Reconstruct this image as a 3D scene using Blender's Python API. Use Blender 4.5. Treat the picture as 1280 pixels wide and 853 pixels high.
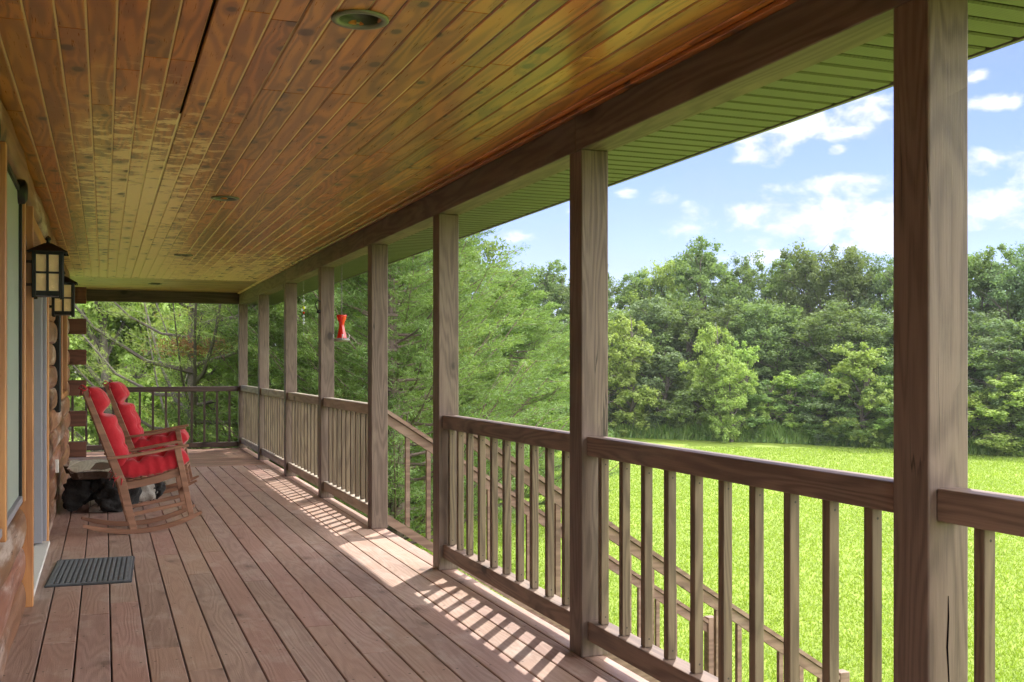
import bpy, bmesh, math, random
import numpy as np
from mathutils import Vector, Matrix
R = math.radians
# ------------------------------------------------------------------ camera, world, sun, exposure
scn = bpy.context.scene
for o in list(bpy.data.objects): bpy.data.objects.remove(o)
COL = scn.collection
EYE = 1.37; F = 1330.0; YAW = R(20.98)
cs, sn = math.cos(YAW), math.sin(YAW)
cam = bpy.data.objects.new('camera', bpy.data.cameras.new('camera')); COL.objects.link(cam)
cam.location = (0, 0, EYE); cam.rotation_euler = (R(90), 0, -YAW)
cam.data.sensor_width = 36; cam.data.lens = 36*F/1280; cam.data.shift_y = 30/1280
cam.data.clip_start = 0.05; cam.data.clip_end = 2000
scn.camera = cam
scn.render.resolution_x = 1024; scn.render.resolution_y = 682
scn.view_settings.view_transform = 'Standard'; scn.view_settings.look = 'None'
scn.view_settings.gamma = 1; scn.view_settings.use_curve_mapping = False
scn.view_settings.exposure = 2.0
scn.render.engine = 'CYCLES'
scn.cycles.max_bounces = 10; scn.cycles.diffuse_bounces = 7; scn.cycles.transparent_max_bounces = 8
SUN = Vector((0.484, 0.62, 1.0)).normalized()      # direction towards the sun
SUN_EL = math.asin(SUN.z); SUN_AZ = math.atan2(SUN.x, SUN.y)
sun = bpy.data.objects.new('sun', bpy.data.lights.new('sun', 'SUN')); COL.objects.link(sun)
sun.data.energy = 2.0; sun.data.angle = R(0.6); sun.data.color = (1.0, 0.95, 0.86)
sun.rotation_euler = SUN.to_track_quat('Z', 'Y').to_euler()

def nodes(tree): return tree.nodes, tree.links
class NT:
    """small helper to write node graphs"""
    def __init__(s, tree): s.t = tree; s.n = tree.nodes; s.l = tree.links
    def new(s, t, **k):
        n = s.n.new(t)
        for a, v in k.items():
            setattr(n, a, v)
        return n
    def put(s, sock, v):
        if isinstance(v, bpy.types.NodeSocket): s.l.new(v, sock)
        elif v is not None: sock.default_value = v
    def math(s, op, a, b=None, c=None, clamp=False):
        n = s.new('ShaderNodeMath', operation=op, use_clamp=clamp)
        s.put(n.inputs[0], a); s.put(n.inputs[1], b)
        if c is not None: s.put(n.inputs[2], c)
        return n.outputs[0]
    def vmath(s, op, a, b=None, scale=None):
        n = s.new('ShaderNodeVectorMath', operation=op)
        s.put(n.inputs[0], a)
        if b is not None: s.put(n.inputs[1], b)
        if scale is not None: s.put(n.inputs['Scale'], scale)
        return n.outputs['Value'] if op in ('LENGTH', 'DISTANCE', 'DOT_PRODUCT') else n.outputs[0]
    def noise(s, vec, scale, detail=3, rough=.5, dist=0, out=0):
        n = s.new('ShaderNodeTexNoise'); s.put(n.inputs['Vector'], vec)
        n.inputs['Scale'].default_value = scale; n.inputs['Detail'].default_value = detail
        n.inputs['Roughness'].default_value = rough; n.inputs['Distortion'].default_value = dist
        return n.outputs[out]
    def ramp(s, fac, stops, interp='LINEAR'):
        n = s.new('ShaderNodeValToRGB'); s.put(n.inputs[0], fac); cr = n.color_ramp; cr.interpolation = interp
        while len(cr.elements) < len(stops): cr.elements.new(.5)
        for e, (p, c) in zip(cr.elements, stops):
            e.position = p; e.color = (c, c, c, 1) if not hasattr(c, '__len__') else (*c[:3], 1)
        return n.outputs[0]
    def mix(s, fac, a, b, mode='MIX'):
        n = s.new('ShaderNodeMix', data_type='RGBA', blend_type=mode)
        s.put(n.inputs[0], fac)
        for i, v in ((6, a), (7, b)):
            if isinstance(v, (tuple, list)): v = (*v[:3], 1)
            s.put(n.inputs[i], v)
        return n.outputs[2]
    def smooth(s, v, a, b):
        n = s.new('ShaderNodeMapRange', interpolation_type='SMOOTHSTEP'); s.put(n.inputs[0], v)
        n.inputs[1].default_value = a; n.inputs[2].default_value = b
        return n.outputs[0]
    def comb(s, x, y, z):
        n = s.new('ShaderNodeCombineXYZ'); s.put(n.inputs[0], x); s.put(n.inputs[1], y); s.put(n.inputs[2], z); return n.outputs[0]
    def sep(s, v):
        n = s.new('ShaderNodeSeparateXYZ'); s.put(n.inputs[0], v); return n.outputs

world = bpy.data.worlds.new('World'); scn.world = world; world.use_nodes = True
W = NT(world.node_tree); W.n.clear()
sky = W.new('ShaderNodeTexSky', sky_type='NISHITA'); sky.sun_disc = False
sky.sun_elevation = SUN_EL; sky.sun_rotation = SUN_AZ; sky.altitude = 200; sky.air_density = 1.0; sky.dust_density = .2; sky.ozone_density = 2.0
tc = W.new('ShaderNodeTexCoord')
dx, dy, dz = W.sep(tc.outputs['Generated'])
az = W.math('ARCTAN2', dx, dy); el = W.math('ARCSINE', dz)
ae = W.comb(az, el, 0.0)
def sky_dir(x, y):
    u, v = (x-640)/F, (456.5-y)/F
    d = Vector((sn+u*cs, cs-u*sn, v)).normalized()
    return math.atan2(d.x, d.y), math.asin(d.z)
# cumulus clouds: each an elliptical patch of sky (azimuth, elevation) broken up by noise
clouds = [((1010, 270), 130, 30), ((960, 190), 42, 18), ((1068, 232), 52, 18), ((1050, 140), 95, 34), ((970,165),60,20), ((1085, 300), 80, 17),
          ((825, 246), 20, 11), ((790, 243), 16, 8), ((1228, 208), 22, 14), ((1245, 256), 52, 20), ((1232, 130), 30, 9), ((1150, 260), 90, 24),
          ((1045, 188), 12, 7), ((640, 296), 26, 7), ((1215, 95), 16, 8), ((1330, 220), 60, 30), ((955, 322), 50, 9), ((735, 262), 24, 8), ((1460, 180), 90, 40), ((1290,275),50,14)]
acc = None
for (p, a, b) in clouds:
    a0, e0 = sky_dir(*p)
    v = W.vmath('SUBTRACT', ae, (a0, e0, 0)); v = W.vmath('MULTIPLY', v, (F/a, F/b, 0))
    m = W.math('SUBTRACT', 1.0, W.vmath('LENGTH', v))
    acc = m if acc is None else W.math('MAXIMUM', acc, m)
acc = W.math('MINIMUM', W.math('MAXIMUM', acc, -1.2), .42)
nz = W.noise(W.vmath('MULTIPLY', ae, (1.0, 1.6, 1)), 22, 9, .6, .25)
nz2 = W.noise(W.vmath('MULTIPLY', ae, (1.0, 2.0, 1)), 60, 6, .6, .2)
dens = W.math('ADD', acc, W.math('MULTIPLY', W.math('SUBTRACT', nz, .475), 4.2))
mask = W.smooth(dens, -.1, 1.15)
cshade = W.ramp(W.math('ADD', W.math('MULTIPLY', nz2, .55), W.math('MULTIPLY', nz, .45)), [(.38, (.70, .74, .82)), (.55, (1.0, .995, .98))])
wisp = W.math('MULTIPLY', W.smooth(W.noise(W.vmath('MULTIPLY', ae, (1.0, 3.2, 1)), 5, 7, .62, .6), .42, .72), .22)
CW = W.new('ShaderNodeVectorMath', operation='SCALE'); W.put(CW.inputs[0], cshade); CW.inputs['Scale'].default_value = 6.6
base_sky = W.mix(wisp, W.vmath('MULTIPLY', sky.outputs[0], (.60, .58, .84)), (3.0, 3.5, 4.8))
skycol = W.mix(W.math('MULTIPLY', mask, .93), base_sky, CW.outputs[0])
# over-bright cloud added out of view, right and behind, as fill light for the porch
azr = W.math('ABSOLUTE', W.math('WRAP', W.math('SUBTRACT', az, R(150)), math.pi, -math.pi))
fill_bank = W.math('SUBTRACT', 1.0, W.smooth(W.math('ADD', azr, W.math('MULTIPLY', W.math('SUBTRACT', nz, .5), .5)), R(72), R(92)))
fill_bank = W.math('MULTIPLY', fill_bank, W.smooth(dz, .02, .10))
bn = W.noise(tc.outputs['Generated'], 3.2, 7, .6, .3)
bcol = W.new('ShaderNodeVectorMath', operation='SCALE'); W.put(bcol.inputs[0], W.ramp(bn, [(.3, (.62, .66, .72)), (.6, (1, .99, .97))])); bcol.inputs['Scale'].default_value = 34
skycol = W.mix(fill_bank, skycol, bcol.outputs[0])
bg = W.new('ShaderNodeBackground'); W.put(bg.inputs[0], skycol); bg.inputs[1].default_value = 0.05
wo = W.new('ShaderNodeOutputWorld'); W.l.new(bg.outputs[0], wo.inputs[0])

# ------------------------------------------------------------------ helpers
def at(px, d, z=None):
    l = (px-640)/F*d
    return (cs*l+sn*d, cs*d-sn*l)
def tag(o, label=None, cat=None, group=None, kind=None):
    if label: o['label'] = label
    if cat: o['category'] = cat
    if group: o['group'] = group
    if kind: o['kind'] = kind
    return o
def empty(name, loc=(0, 0, 0), rz=0, label=None, cat=None, group=None):
    o = bpy.data.objects.new(name, None); COL.objects.link(o); o.location = loc; o.rotation_euler = (0, 0, rz)
    o.empty_display_size = .1
    return tag(o, label, cat, group)
def link(name, me, mat, parent=None, smooth=False):
    o = bpy.data.objects.new(name, me); COL.objects.link(o)
    if mat is not None and not me.materials: me.materials.append(mat)
    if smooth: me.polygons.foreach_set('use_smooth', [True]*len(me.polygons))
    if parent: o.parent = parent
    return o
def copy_tree(o, parent=None):
    c = o.copy(); COL.objects.link(c); c.parent = parent
    for ch in list(o.children): copy_tree(ch, c)
    return c
class MB:
    def __init__(s): s.bm = bmesh.new()
    def box(s, a, b, bev=0.0, M=None, rnd=None, seg=1):
        x0, y0, z0 = a; x1, y1, z1 = b
        vs = [s.bm.verts.new(v) for v in [(x0,y0,z0),(x1,y0,z0),(x1,y1,z0),(x0,y1,z0),(x0,y0,z1),(x1,y0,z1),(x1,y1,z1),(x0,y1,z1)]]
        fs = [s.bm.faces.new([vs[i] for i in f]) for f in [(3,2,1,0),(4,5,6,7),(0,1,5,4),(1,2,6,5),(2,3,7,6),(3,0,4,7)]]
        if bev > 0:
            es = list({e for f in fs for e in f.edges})
            r = bmesh.ops.bevel(s.bm, geom=es, offset=bev, segments=seg, affect='EDGES', profile=.5)
            vs = list({v for v in vs if v.is_valid} | set(r['verts'])); fs = list({f for v in vs for f in v.link_faces})
        if M is not None: bmesh.ops.transform(s.bm, matrix=M, verts=vs)
        if rnd is not None:
            lay = s.bm.loops.layers.float_color.get('rnd') or s.bm.loops.layers.float_color.new('rnd')
            for f in fs:
                for l in f.loops: l[lay] = (*rnd, 1)
        return vs
    def prism(s, pts, axis, a, b):
        """polygon pts extruded along axis ('x','y','z') from a to b"""
        def P(p, t): return {'y': (p[0], t, p[1]), 'x': (t, p[0], p[1]), 'z': (p[0], p[1], t)}[axis]
        A = [s.bm.verts.new(P(p, a)) for p in pts]; B = [s.bm.verts.new(P(p, b)) for p in pts]
        n = len(pts); s.bm.faces.new(A); s.bm.faces.new(B[::-1])
        for i in range(n): s.bm.faces.new([A[i], B[i], B[(i+1) % n], A[(i+1) % n]])
        return A+B
    def tube(s, pts, rad, n=8, cap=True):
        pts = [Vector(p) for p in pts]
        if not hasattr(rad, '__len__'): rad = [rad]*len(pts)
        rings = []; up = Vector((0, 0, 1))
        for i, p in enumerate(pts):
            t = (pts[min(i+1, len(pts)-1)]-pts[max(i-1, 0)]).normalized()
            u = t.cross(up if abs(t.z) < .95 else Vector((1, 0, 0))).normalized(); w = t.cross(u).normalized()
            rings.append([s.bm.verts.new(p+(u*math.cos(2*math.pi*k/n)+w*math.sin(2*math.pi*k/n))*rad[i]) for k in range(n)])
        for i in range(len(rings)-1):
            for k in range(n): s.bm.faces.new([rings[i][k], rings[i][(k+1) % n], rings[i+1][(k+1) % n], rings[i+1][k]])
        if cap: s.bm.faces.new(rings[0][::-1]); s.bm.faces.new(rings[-1])
    def lathe(s, prof, n=24, c=(0, 0)):
        rings = [[s.bm.verts.new((c[0]+r*math.cos(2*math.pi*k/n), c[1]+r*math.sin(2*math.pi*k/n), z)) for k in range(n)] for r, z in prof]
        for i in range(len(rings)-1):
            for k in range(n): s.bm.faces.new([rings[i][k], rings[i][(k+1) % n], rings[i+1][(k+1) % n], rings[i+1][k]])
        return rings
    def build(s, name, mat, parent=None, smooth=False):
        bmesh.ops.recalc_face_normals(s.bm, faces=s.bm.faces[:])
        me = bpy.data.meshes.new(name); s.bm.to_mesh(me); s.bm.free()
        return link(name, me, mat, parent, smooth)

def principled(name, col, rough=.5, metal=0, spec=.5, bump=None, **k):
    m = bpy.data.materials.new(name); m.use_nodes = True; n = m.node_tree.nodes['Principled BSDF']
    n.inputs['Base Color'].default_value = (*col, 1); n.inputs['Roughness'].default_value = rough; n.inputs['Metallic'].default_value = metal
    n.inputs['Specular IOR Level'].default_value = spec
    g = NT(m.node_tree)
    g.P = n
    oc = g.new('ShaderNodeTexCoord').outputs['Object']; g.oc = oc
    # slight unevenness of colour and roughness so nothing is perfectly flat
    v = g.noise(oc, k.get('ns', 14), 5, .6)
    amt = k.get('var', .25)
    g.put(n.inputs['Base Color'], g.mix(v, tuple(c*(1-amt) for c in col), tuple(min(1, c*(1+amt)) for c in col)))
    g.put(n.inputs['Roughness'], g.math('ADD', rough-.08, g.math('MULTIPLY', v, .16)))
    if bump:
        b = g.new('ShaderNodeBump'); b.inputs['Strength'].default_value = bump[1]; b.inputs['Distance'].default_value = bump[2] if len(bump) > 2 else .004
        g.put(b.inputs['Height'], g.noise(oc, bump[0], 4, .6)); g.l.new(b.outputs[0], n.inputs['Normal'])
    m['g'] = 0
    return m

def wood(name, dark, light, axis=2, rough=.6, knots=.35, weather=None, wamt=.3, attr=False, ring=9.0, spec=.35, tone=None,
         nails=False, bump=.35, vvar=.44, kzy=False, dots=False, rc=.22, fc=.42, kamt=.85, wst=.35, crack=False, patch=None, coat=0):
    """procedural timber; fibres run along the object axis number `axis`"""
    m = bpy.data.materials.new(name); m.use_nodes = True; g = NT(m.node_tree); P = m.node_tree.nodes['Principled BSDF']
    raw = g.new('ShaderNodeTexCoord').outputs['Object']
    oi = g.new('ShaderNodeObjectInfo').outputs['Random']
    off = g.comb(g.math('MULTIPLY', oi, 17.3), g.math('MULTIPLY', oi, 31.7), g.math('MULTIPLY', oi, 53.1))
    co = g.vmath('ADD', raw, off)
    if attr:
        at_ = g.new('ShaderNodeAttribute', attribute_name='rnd'); rr, rg, rb = g.sep(at_.outputs['Color'])
        co = g.vmath('ADD', co, g.comb(g.math('MULTIPLY', rg, 41.0), g.math('MULTIPLY', rb, 23.0), g.math('MULTIPLY', rg, 9.0)))
    sc = [1, 1, 1]; sc[axis] = .09
    st = g.vmath('MULTIPLY', co, tuple(sc))
    sc2 = [1, 1, 1]; sc2[axis] = .035
    fi = g.vmath('MULTIPLY', co, tuple(sc2))
    # knots
    kv = [1, 1, 1]; kv[axis] = .62
    vo = g.new('ShaderNodeTexVoronoi', feature='F1'); g.put(vo.inputs['Vector'], g.vmath('MULTIPLY', co, tuple(kv)))
    if attr: vo.voronoi_dimensions = '2D'
    if kzy: cX, cY, cZ = g.sep(co); g.put(vo.inputs['Vector'], g.comb(cZ, g.math('MULTIPLY', cY, .62), 0.0)); vo.inputs['Scale'].default_value = 5.0; vo.inputs['Randomness'].default_value = .95
    kd = g.math('ADD', vo.outputs['Distance'], g.math('MULTIPLY', g.noise(co, 40, 2), .03))
    kr, kg, kb = g.sep(vo.outputs['Color'])
    sel = g.math('LESS_THAN', kr, knots)
    ks = g.math('ADD', .10 if attr else .13, g.math('MULTIPLY', kg, .09))
    kn = g.math('MULTIPLY', sel, g.math('SUBTRACT', 1.0, g.smooth(g.math('DIVIDE', kd, ks), .55, 1.15)))
    halo = g.math('MULTIPLY', sel, g.math('SUBTRACT', 1.0, g.smooth(g.math('DIVIDE', kd, ks), .9, 3.2)))
    # growth rings (distorted) and fibres
    n0 = g.noise(st, 5.5, 2, .5)
    rg_ = g.math('ADD', g.math('MULTIPLY', n0, ring), g.math('MULTIPLY', halo, .5))
    rings = g.math('PINGPONG', rg_, .5)
    rings = g.smooth(rings, .02, .42)
    fib = g.noise(fi, 210, 3, .6)
    broad = g.noise(st, 3.0, 3, .55)
    t = g.math('ADD', g.math('MULTIPLY', rings, rc), g.math('ADD', g.math('MULTIPLY', fib, fc), g.math('MULTIPLY', broad, .48)))
    t = g.math('SUBTRACT', t, .12)
    colr = g.mix(g.smooth(t, .12, .82), dark, light)
    if tone:     # second stain colour, varies along each piece
        v = g.noise(g.vmath('MULTIPLY', co, (1.3, 1.3, 1.3)), 1.1, 3, .5)
        if attr: v = g.math('ADD', g.math('MULTIPLY', v, .5), g.math('MULTIPLY', rr, .5))
        colr = g.mix(g.smooth(v, .38, .68), colr, g.mix(.5, colr, tone, 'MIX'))
    if attr:
        bright = g.math('ADD', 1-vvar/2, g.math('MULTIPLY', rr, vvar))
        hv = g.new('ShaderNodeHueSaturation'); g.put(hv.inputs['Color'], colr); g.put(hv.inputs['Value'], bright)
        g.put(hv.inputs['Hue'], g.math('ADD', .490, g.math('MULTIPLY', rb, .02))); colr = hv.outputs[0]
    rv = g.math('ADD', rough-.08, g.math('MULTIPLY', fib, .16))
    if weather:
        wv = g.noise(g.vmath('MULTIPLY', co, tuple(1 if i != axis else wst for i in range(3))), 4.5, 8, .68)
        wm = g.math('MULTIPLY', g.smooth(wv, .50, .66), wamt)
        wm = g.math('MULTIPLY', wm, g.math('ADD', .45, g.math('MULTIPLY', fib, 1.0)))
        colr = g.mix(wm, colr, weather)
    if patch:    # ragged pale patches: flaked varnish, plus a reflection painted in at the far end
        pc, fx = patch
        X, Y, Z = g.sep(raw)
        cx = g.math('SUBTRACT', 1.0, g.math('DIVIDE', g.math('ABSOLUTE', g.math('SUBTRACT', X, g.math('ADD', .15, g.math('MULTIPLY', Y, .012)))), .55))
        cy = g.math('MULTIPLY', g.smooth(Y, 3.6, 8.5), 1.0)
        area = g.math('ADD', g.math('MULTIPLY', g.math('MAXIMUM', cx, 0.0), cy), g.math('MULTIPLY', g.smooth(Y, 9.5, 15.0), .75))  # far-end term widens the pale colour to imitate a glossy reflection
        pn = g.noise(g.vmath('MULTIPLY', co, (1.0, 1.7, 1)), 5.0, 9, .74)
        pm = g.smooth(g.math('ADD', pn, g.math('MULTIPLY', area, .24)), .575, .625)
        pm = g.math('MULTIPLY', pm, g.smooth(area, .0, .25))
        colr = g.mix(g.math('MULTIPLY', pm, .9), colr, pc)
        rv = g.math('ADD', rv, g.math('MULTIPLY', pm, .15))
    colr = g.mix(g.math('MULTIPLY', halo, .35), colr, tuple(c*.55 for c in dark))
    colr = g.mix(g.math('MULTIPLY', kn, kamt), colr, tuple(c*.30 for c in dark))
    if nails:    # pairs of screws over the joists
        X, Y, Z = g.sep(raw)
        fy = g.math('ABSOLUTE', g.math('SUBTRACT', g.math('FRACT', g.math('DIVIDE', Y, .61)), .5))
        u = g.math('FRACT', g.math('DIVIDE', g.math('SUBTRACT', X, 2.092), .1585))
        fx_ = g.math('ABSOLUTE', g.math('SUBTRACT', g.math('ABSOLUTE', g.math('SUBTRACT', u, .5)), .30))
        dd = g.vmath('LENGTH', g.comb(g.math('MULTIPLY', fx_, .1585), g.math('MULTIPLY', fy, .61), 0.0))
        colr = g.mix(g.math('MULTIPLY', g.math('LESS_THAN', dd, .0060), .85), colr, (.03, .025, .02))
    if dots:     # nail heads near both ends of a baluster
        X, Y, Z = g.sep(raw)
        zz_ = g.math('MINIMUM', g.math('ABSOLUTE', g.math('SUBTRACT', Z, .035)), g.math('ABSOLUTE', g.math('SUBTRACT', Z, .738)))
        dd = g.vmath('LENGTH', g.comb(g.math('SUBTRACT', X, .021), zz_, 0.0))
        colr = g.mix(g.math('MULTIPLY', g.math('LESS_THAN', dd, .0040), .85), colr, (.02, .017, .014))
    hgt = g.math('ADD', g.math('MULTIPLY', fib, .6), g.math('MULTIPLY', rings, .4))
    if crack:    # drying checks
        cf = g.noise(g.vmath('MULTIPLY', co, tuple(1 if i != axis else .045 for i in range(3))), 13, 3, .5)
        cm = g.math('SUBTRACT', 1.0, g.smooth(g.math('ABSOLUTE', g.math('SUBTRACT', cf, .5)), .0, .010))
        cm = g.math('MULTIPLY', cm, g.smooth(g.noise(co, 1.7, 2), .54, .60))
        colr = g.mix(g.math('MULTIPLY', cm, .85), colr, (.025, .018, .013)); hgt = g.math('SUBTRACT', hgt, g.math('MULTIPLY', cm, 2.0))
    g.put(P.inputs['Base Color'], colr); g.put(P.inputs['Roughness'], rv); P.inputs['Specular IOR Level'].default_value = spec
    if coat: P.inputs['Coat Weight'].default_value = coat; P.inputs['Coat Roughness'].default_value = .22
    b = g.new('ShaderNodeBump'); b.inputs['Strength'].default_value = bump; b.inputs['Distance'].default_value = .0025
    g.put(b.inputs['Height'], hgt); g.l.new(b.outputs[0], P.inputs['Normal'])
    return m

random.seed(7); np.random.seed(7)
M = {}
POSTD, POSTL = (.078, .050, .038), (.188, .132, .102)
M['post'] = wood('post timber', POSTD, POSTL, 2, .55, .30, (.22, .175, .13), .25, crack=True, ring=20, rc=.20, fc=.50)
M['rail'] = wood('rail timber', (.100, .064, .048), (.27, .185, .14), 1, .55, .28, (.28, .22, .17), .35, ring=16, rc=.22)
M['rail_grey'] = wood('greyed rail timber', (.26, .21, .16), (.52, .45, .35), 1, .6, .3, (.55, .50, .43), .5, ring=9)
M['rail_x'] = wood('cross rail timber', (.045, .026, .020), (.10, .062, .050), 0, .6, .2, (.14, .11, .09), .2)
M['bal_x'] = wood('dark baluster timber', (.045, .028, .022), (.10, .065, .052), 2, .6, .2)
M['bal'] = wood('baluster timber', (.075, .050, .032), (.20, .145, .092), 2, .6, .25, (.24, .20, .13), .30, ring=16, dots=True)
M['beam'] = wood('beam timber', (.082, .058, .045), (.185, .135, .105), 1, .6, .15, (.27, .22, .15), .28, ring=12)
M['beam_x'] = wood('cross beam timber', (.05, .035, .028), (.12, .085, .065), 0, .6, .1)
M['deck'] = wood('deck boards', (.27, .170, .139), (.56, .395, .332), 1, .46, .16, (.55, .46, .41), .32, attr=True, nails=True, tone=(.34, .20, .145), ring=16, rc=.12, bump=.5, vvar=.20, kamt=.5, wst=.6)
M['deck_x'] = wood('deck cross boards', (.20, .105, .072), (.44, .26, .18), 0, .5, .15, (.5, .38, .3), .3, attr=True)
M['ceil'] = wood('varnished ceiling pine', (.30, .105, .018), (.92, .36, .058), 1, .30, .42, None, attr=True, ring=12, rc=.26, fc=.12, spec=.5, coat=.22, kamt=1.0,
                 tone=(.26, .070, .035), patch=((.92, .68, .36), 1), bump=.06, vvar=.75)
M['ceil_x'] = wood('varnished cross pine', (.30, .15, .05), (.60, .38, .14), 0, .34, .3, (.6, .5, .3), .5, attr=True, spec=.5, coat=.4, bump=.06)
M['log'] = wood('log wall', (.16, .062, .034), (.36, .175, .095), 1, .45, .22, (.60, .50, .44), .75, wst=.16, ring=7, kzy=True, attr=True, crack=True)
M['trim'] = wood('cedar casing', (.32, .12, .04), (.58, .28, .10), 2, .38, .12, None, ring=6, spec=.5)
M['logx'] = wood('log end timber', (.085, .035, .022), (.18, .08, .05), 0, .6, .2)
M['chair'] = wood('chair timber', (.17, .075, .042), (.33, .165, .10), 0, .42, .0, None, ring=7)
M['stair'] = wood('stair timber', (.11, .062, .044), (.26, .165, .118), 0, .6, .2, (.3, .24, .19), .3)
M['black'] = principled('black painted metal', (.012, .012, .011), .45, .6)
M['vinyl'] = principled('grey vinyl', (.26, .25, .28), .4, var=.1)
M['screen'] = principled('window screen', (.30, .34, .30), .45, spec=.6, var=.12, ns=3)
M['dark'] = principled('dark gap', (.02, .018, .015), .8)
M['thresh'] = principled('painted threshold', (.72, .70, .66), .45, var=.08)
M['cushion'] = principled('red cushion fabric', (.42, .012, .022), .8, bump=(28, .5, .010), var=.10, spec=.25)
M['cushion'].node_tree.nodes['Principled BSDF'].inputs['Sheen Weight'].default_value = .25
M['mat'] = principled('rubber mat', (.05, .054, .06), .7, bump=(300, .4))
M['gap_dark'] = principled('gap_dark', (.03, .022, .018), .9)
M['roof'] = principled('shingle roof', (.09, .08, .075), .9, bump=(30, .5))
M['gutter'] = principled('brown gutter', (.10, .085, .075), .4)
M['amber'] = principled('amber glass', (.78, .56, .27), .25, var=.3, ns=18, spec=.6)
M['canin'] = principled('lamp baffle', (.05, .06, .045), .35, spec=.6)
M['canring'] = principled('lamp trim ring', (.16, .17, .13), .35, .3)
M['redglass'] = principled('red feeder glass', (.75, .02, .01), .15, spec=.8, var=.1)
M['redglass'].node_tree.nodes['Principled BSDF'].inputs['Transmission Weight'].default_value = .35
M['feedbase'] = principled('feeder base', (.22, .20, .19), .4)
M['clear'] = principled('clear glass', (.85, .9, .92), .1, var=.03); M['clear'].node_tree.nodes['Principled BSDF'].inputs['Transmission Weight'].default_value = .6
M['yellow'] = principled('yellow bead', (.6, .65, .05), .2, var=.05)
M['white'] = principled('white plastic', (.75, .74, .70), .4, var=.05)

# soffit: vinyl panels, every other pair vented with fine louvre lines
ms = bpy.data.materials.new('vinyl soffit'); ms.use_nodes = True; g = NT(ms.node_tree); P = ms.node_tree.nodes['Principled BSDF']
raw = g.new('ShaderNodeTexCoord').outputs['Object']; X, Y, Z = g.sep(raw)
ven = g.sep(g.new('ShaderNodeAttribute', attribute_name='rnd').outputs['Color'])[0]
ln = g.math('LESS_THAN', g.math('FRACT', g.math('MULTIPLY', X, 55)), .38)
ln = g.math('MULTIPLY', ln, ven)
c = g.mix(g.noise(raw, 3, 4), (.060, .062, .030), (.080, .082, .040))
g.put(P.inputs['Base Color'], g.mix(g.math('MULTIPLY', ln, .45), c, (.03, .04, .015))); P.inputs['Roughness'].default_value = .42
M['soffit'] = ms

# ------------------------------------------------------------------ porch floor
YB, YC, YE = -1.0, 14.86, 18.12       # back end, start of cross boards, far edge
fl = MB(); random.seed(3)
def boards_along_y(mb, xs, y0, y1, z0, z1, bev, holes=(), jmin=1.6, jmax=4.2, gap=.003):
    for (x0, x1) in xs:
        y = y0 - random.random()*2
        while y < y1:
            L = random.uniform(jmin, jmax); a, b = max(y, y0), min(y+L, y1); y += L
            if b-a < .02: continue
            rnd = (random.random(), random.random(), random.random())
            pieces = [(x0, x1, a+gap/2, b-gap/2)]
            for (hx0, hx1, hy0, hy1) in holes:
                out = []
                for (p0, p1, q0, q1) in pieces:
                    if p1 <= hx0 or p0 >= hx1 or q1 <= hy0 or q0 >= hy1: out.append((p0, p1, q0, q1)); continue
                    if q0 < hy0: out.append((p0, p1, q0, hy0))
                    if q1 > hy1: out.append((p0, p1, hy1, q1))
                    m0, m1 = max(q0, hy0), min(q1, hy1)
                    if p0 < hx0: out.append((p0, hx0, m0, m1))
                    if p1 > hx1: out.append((hx1, p1, m0, m1))
                pieces = out
            for (p0, p1, q0, q1) in pieces:
                if p1-p0 > .02 and q1-q0 > .02: mb.box((p0, q0, z0), (p1, q1, z1), min(bev, (p1-p0)*.3), rnd=rnd)
PIT = .1585
xs = [(2.092-PIT*(k+1)+.004, 2.092-PIT*k-.004) for k in range(17)]
xs[-1] = (-.62, xs[-1][1])
xs = [x for x in xs if x[1] > -.6]
boards_along_y(fl, xs, YB, YC, -.03, 0, .003, jmin=3.0, jmax=5.2)
boards_along_y(fl, [(2.096, 2.205)], YB, YE, -.03, 0, .003, jmin=3.5, jmax=5)
tag(fl.build('porch_floor', M['deck']), kind='structure')
fx = MB(); y = YC
while y < YE-.05:
    fx.box((-5.0, y+.004, -.03), (2.088, min(y+PIT-.004, YE), 0), .003, rnd=(random.random(), random.random(), random.random())); y += PIT
tag(fx.build('porch_floor', M['deck_x']), kind='structure')
sf = MB(); sf.box((-5, YB, -.28), (2.17, YE-.02, -.045)); tag(sf.build('gap_underlay', M['gap_dark']), kind='structure')  # dark box added under the boards so no light shows in the gaps
rj = MB(); rj.box((2.172, YB, -.30), (2.21, YE, -.034)); rj.box((-5, YE-.018, -.30), (2.17, YE+.02, -.034)); tag(rj.build('porch_rim', M['rail']), kind='structure')

# ------------------------------------------------------------------ porch ceiling
ZC = 2.56
lamps = [(.822, 3.6), (.806, 7.8), (.80, 12.0), (.70, 16.4)]
holes = [(x-.066, x+.066, y-.066, y+.066) for x, y in lamps]
ce = MB(); CP = .0985; random.seed(12)
cx = [(-.254+CP*k+.0032, -.254+CP*(k+1)-.0032) for k in range(-3, 24)]
cx = [(a, min(b, 2.074)) for a, b in cx if a < 2.05]
cx = [(a+(.006 if abs(a-.337) < .03 else 0), b) for a, b in cx]
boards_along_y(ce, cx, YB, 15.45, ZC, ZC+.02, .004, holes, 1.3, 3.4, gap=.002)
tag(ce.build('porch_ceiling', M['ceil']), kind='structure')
mt = bpy.data.materials.new('ceiling board tongues'); mt.use_nodes = True; g = NT(mt.node_tree); P = mt.node_tree.nodes['Principled BSDF']
raw = g.new('ShaderNodeTexCoord').outputs['Object']; X, Y, Z = g.sep(raw)
tv = g.math('ADD', g.noise(g.vmath('MULTIPLY', raw, (6, .5, 1)), 1.2, 3), g.math('MULTIPLY', g.math('SUBTRACT', g.math('MULTIPLY', Y, .06), g.math('MULTIPLY', g.math('MAXIMUM', g.math('SUBTRACT', X, .1), 0.0), .30)), 1.0))
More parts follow.
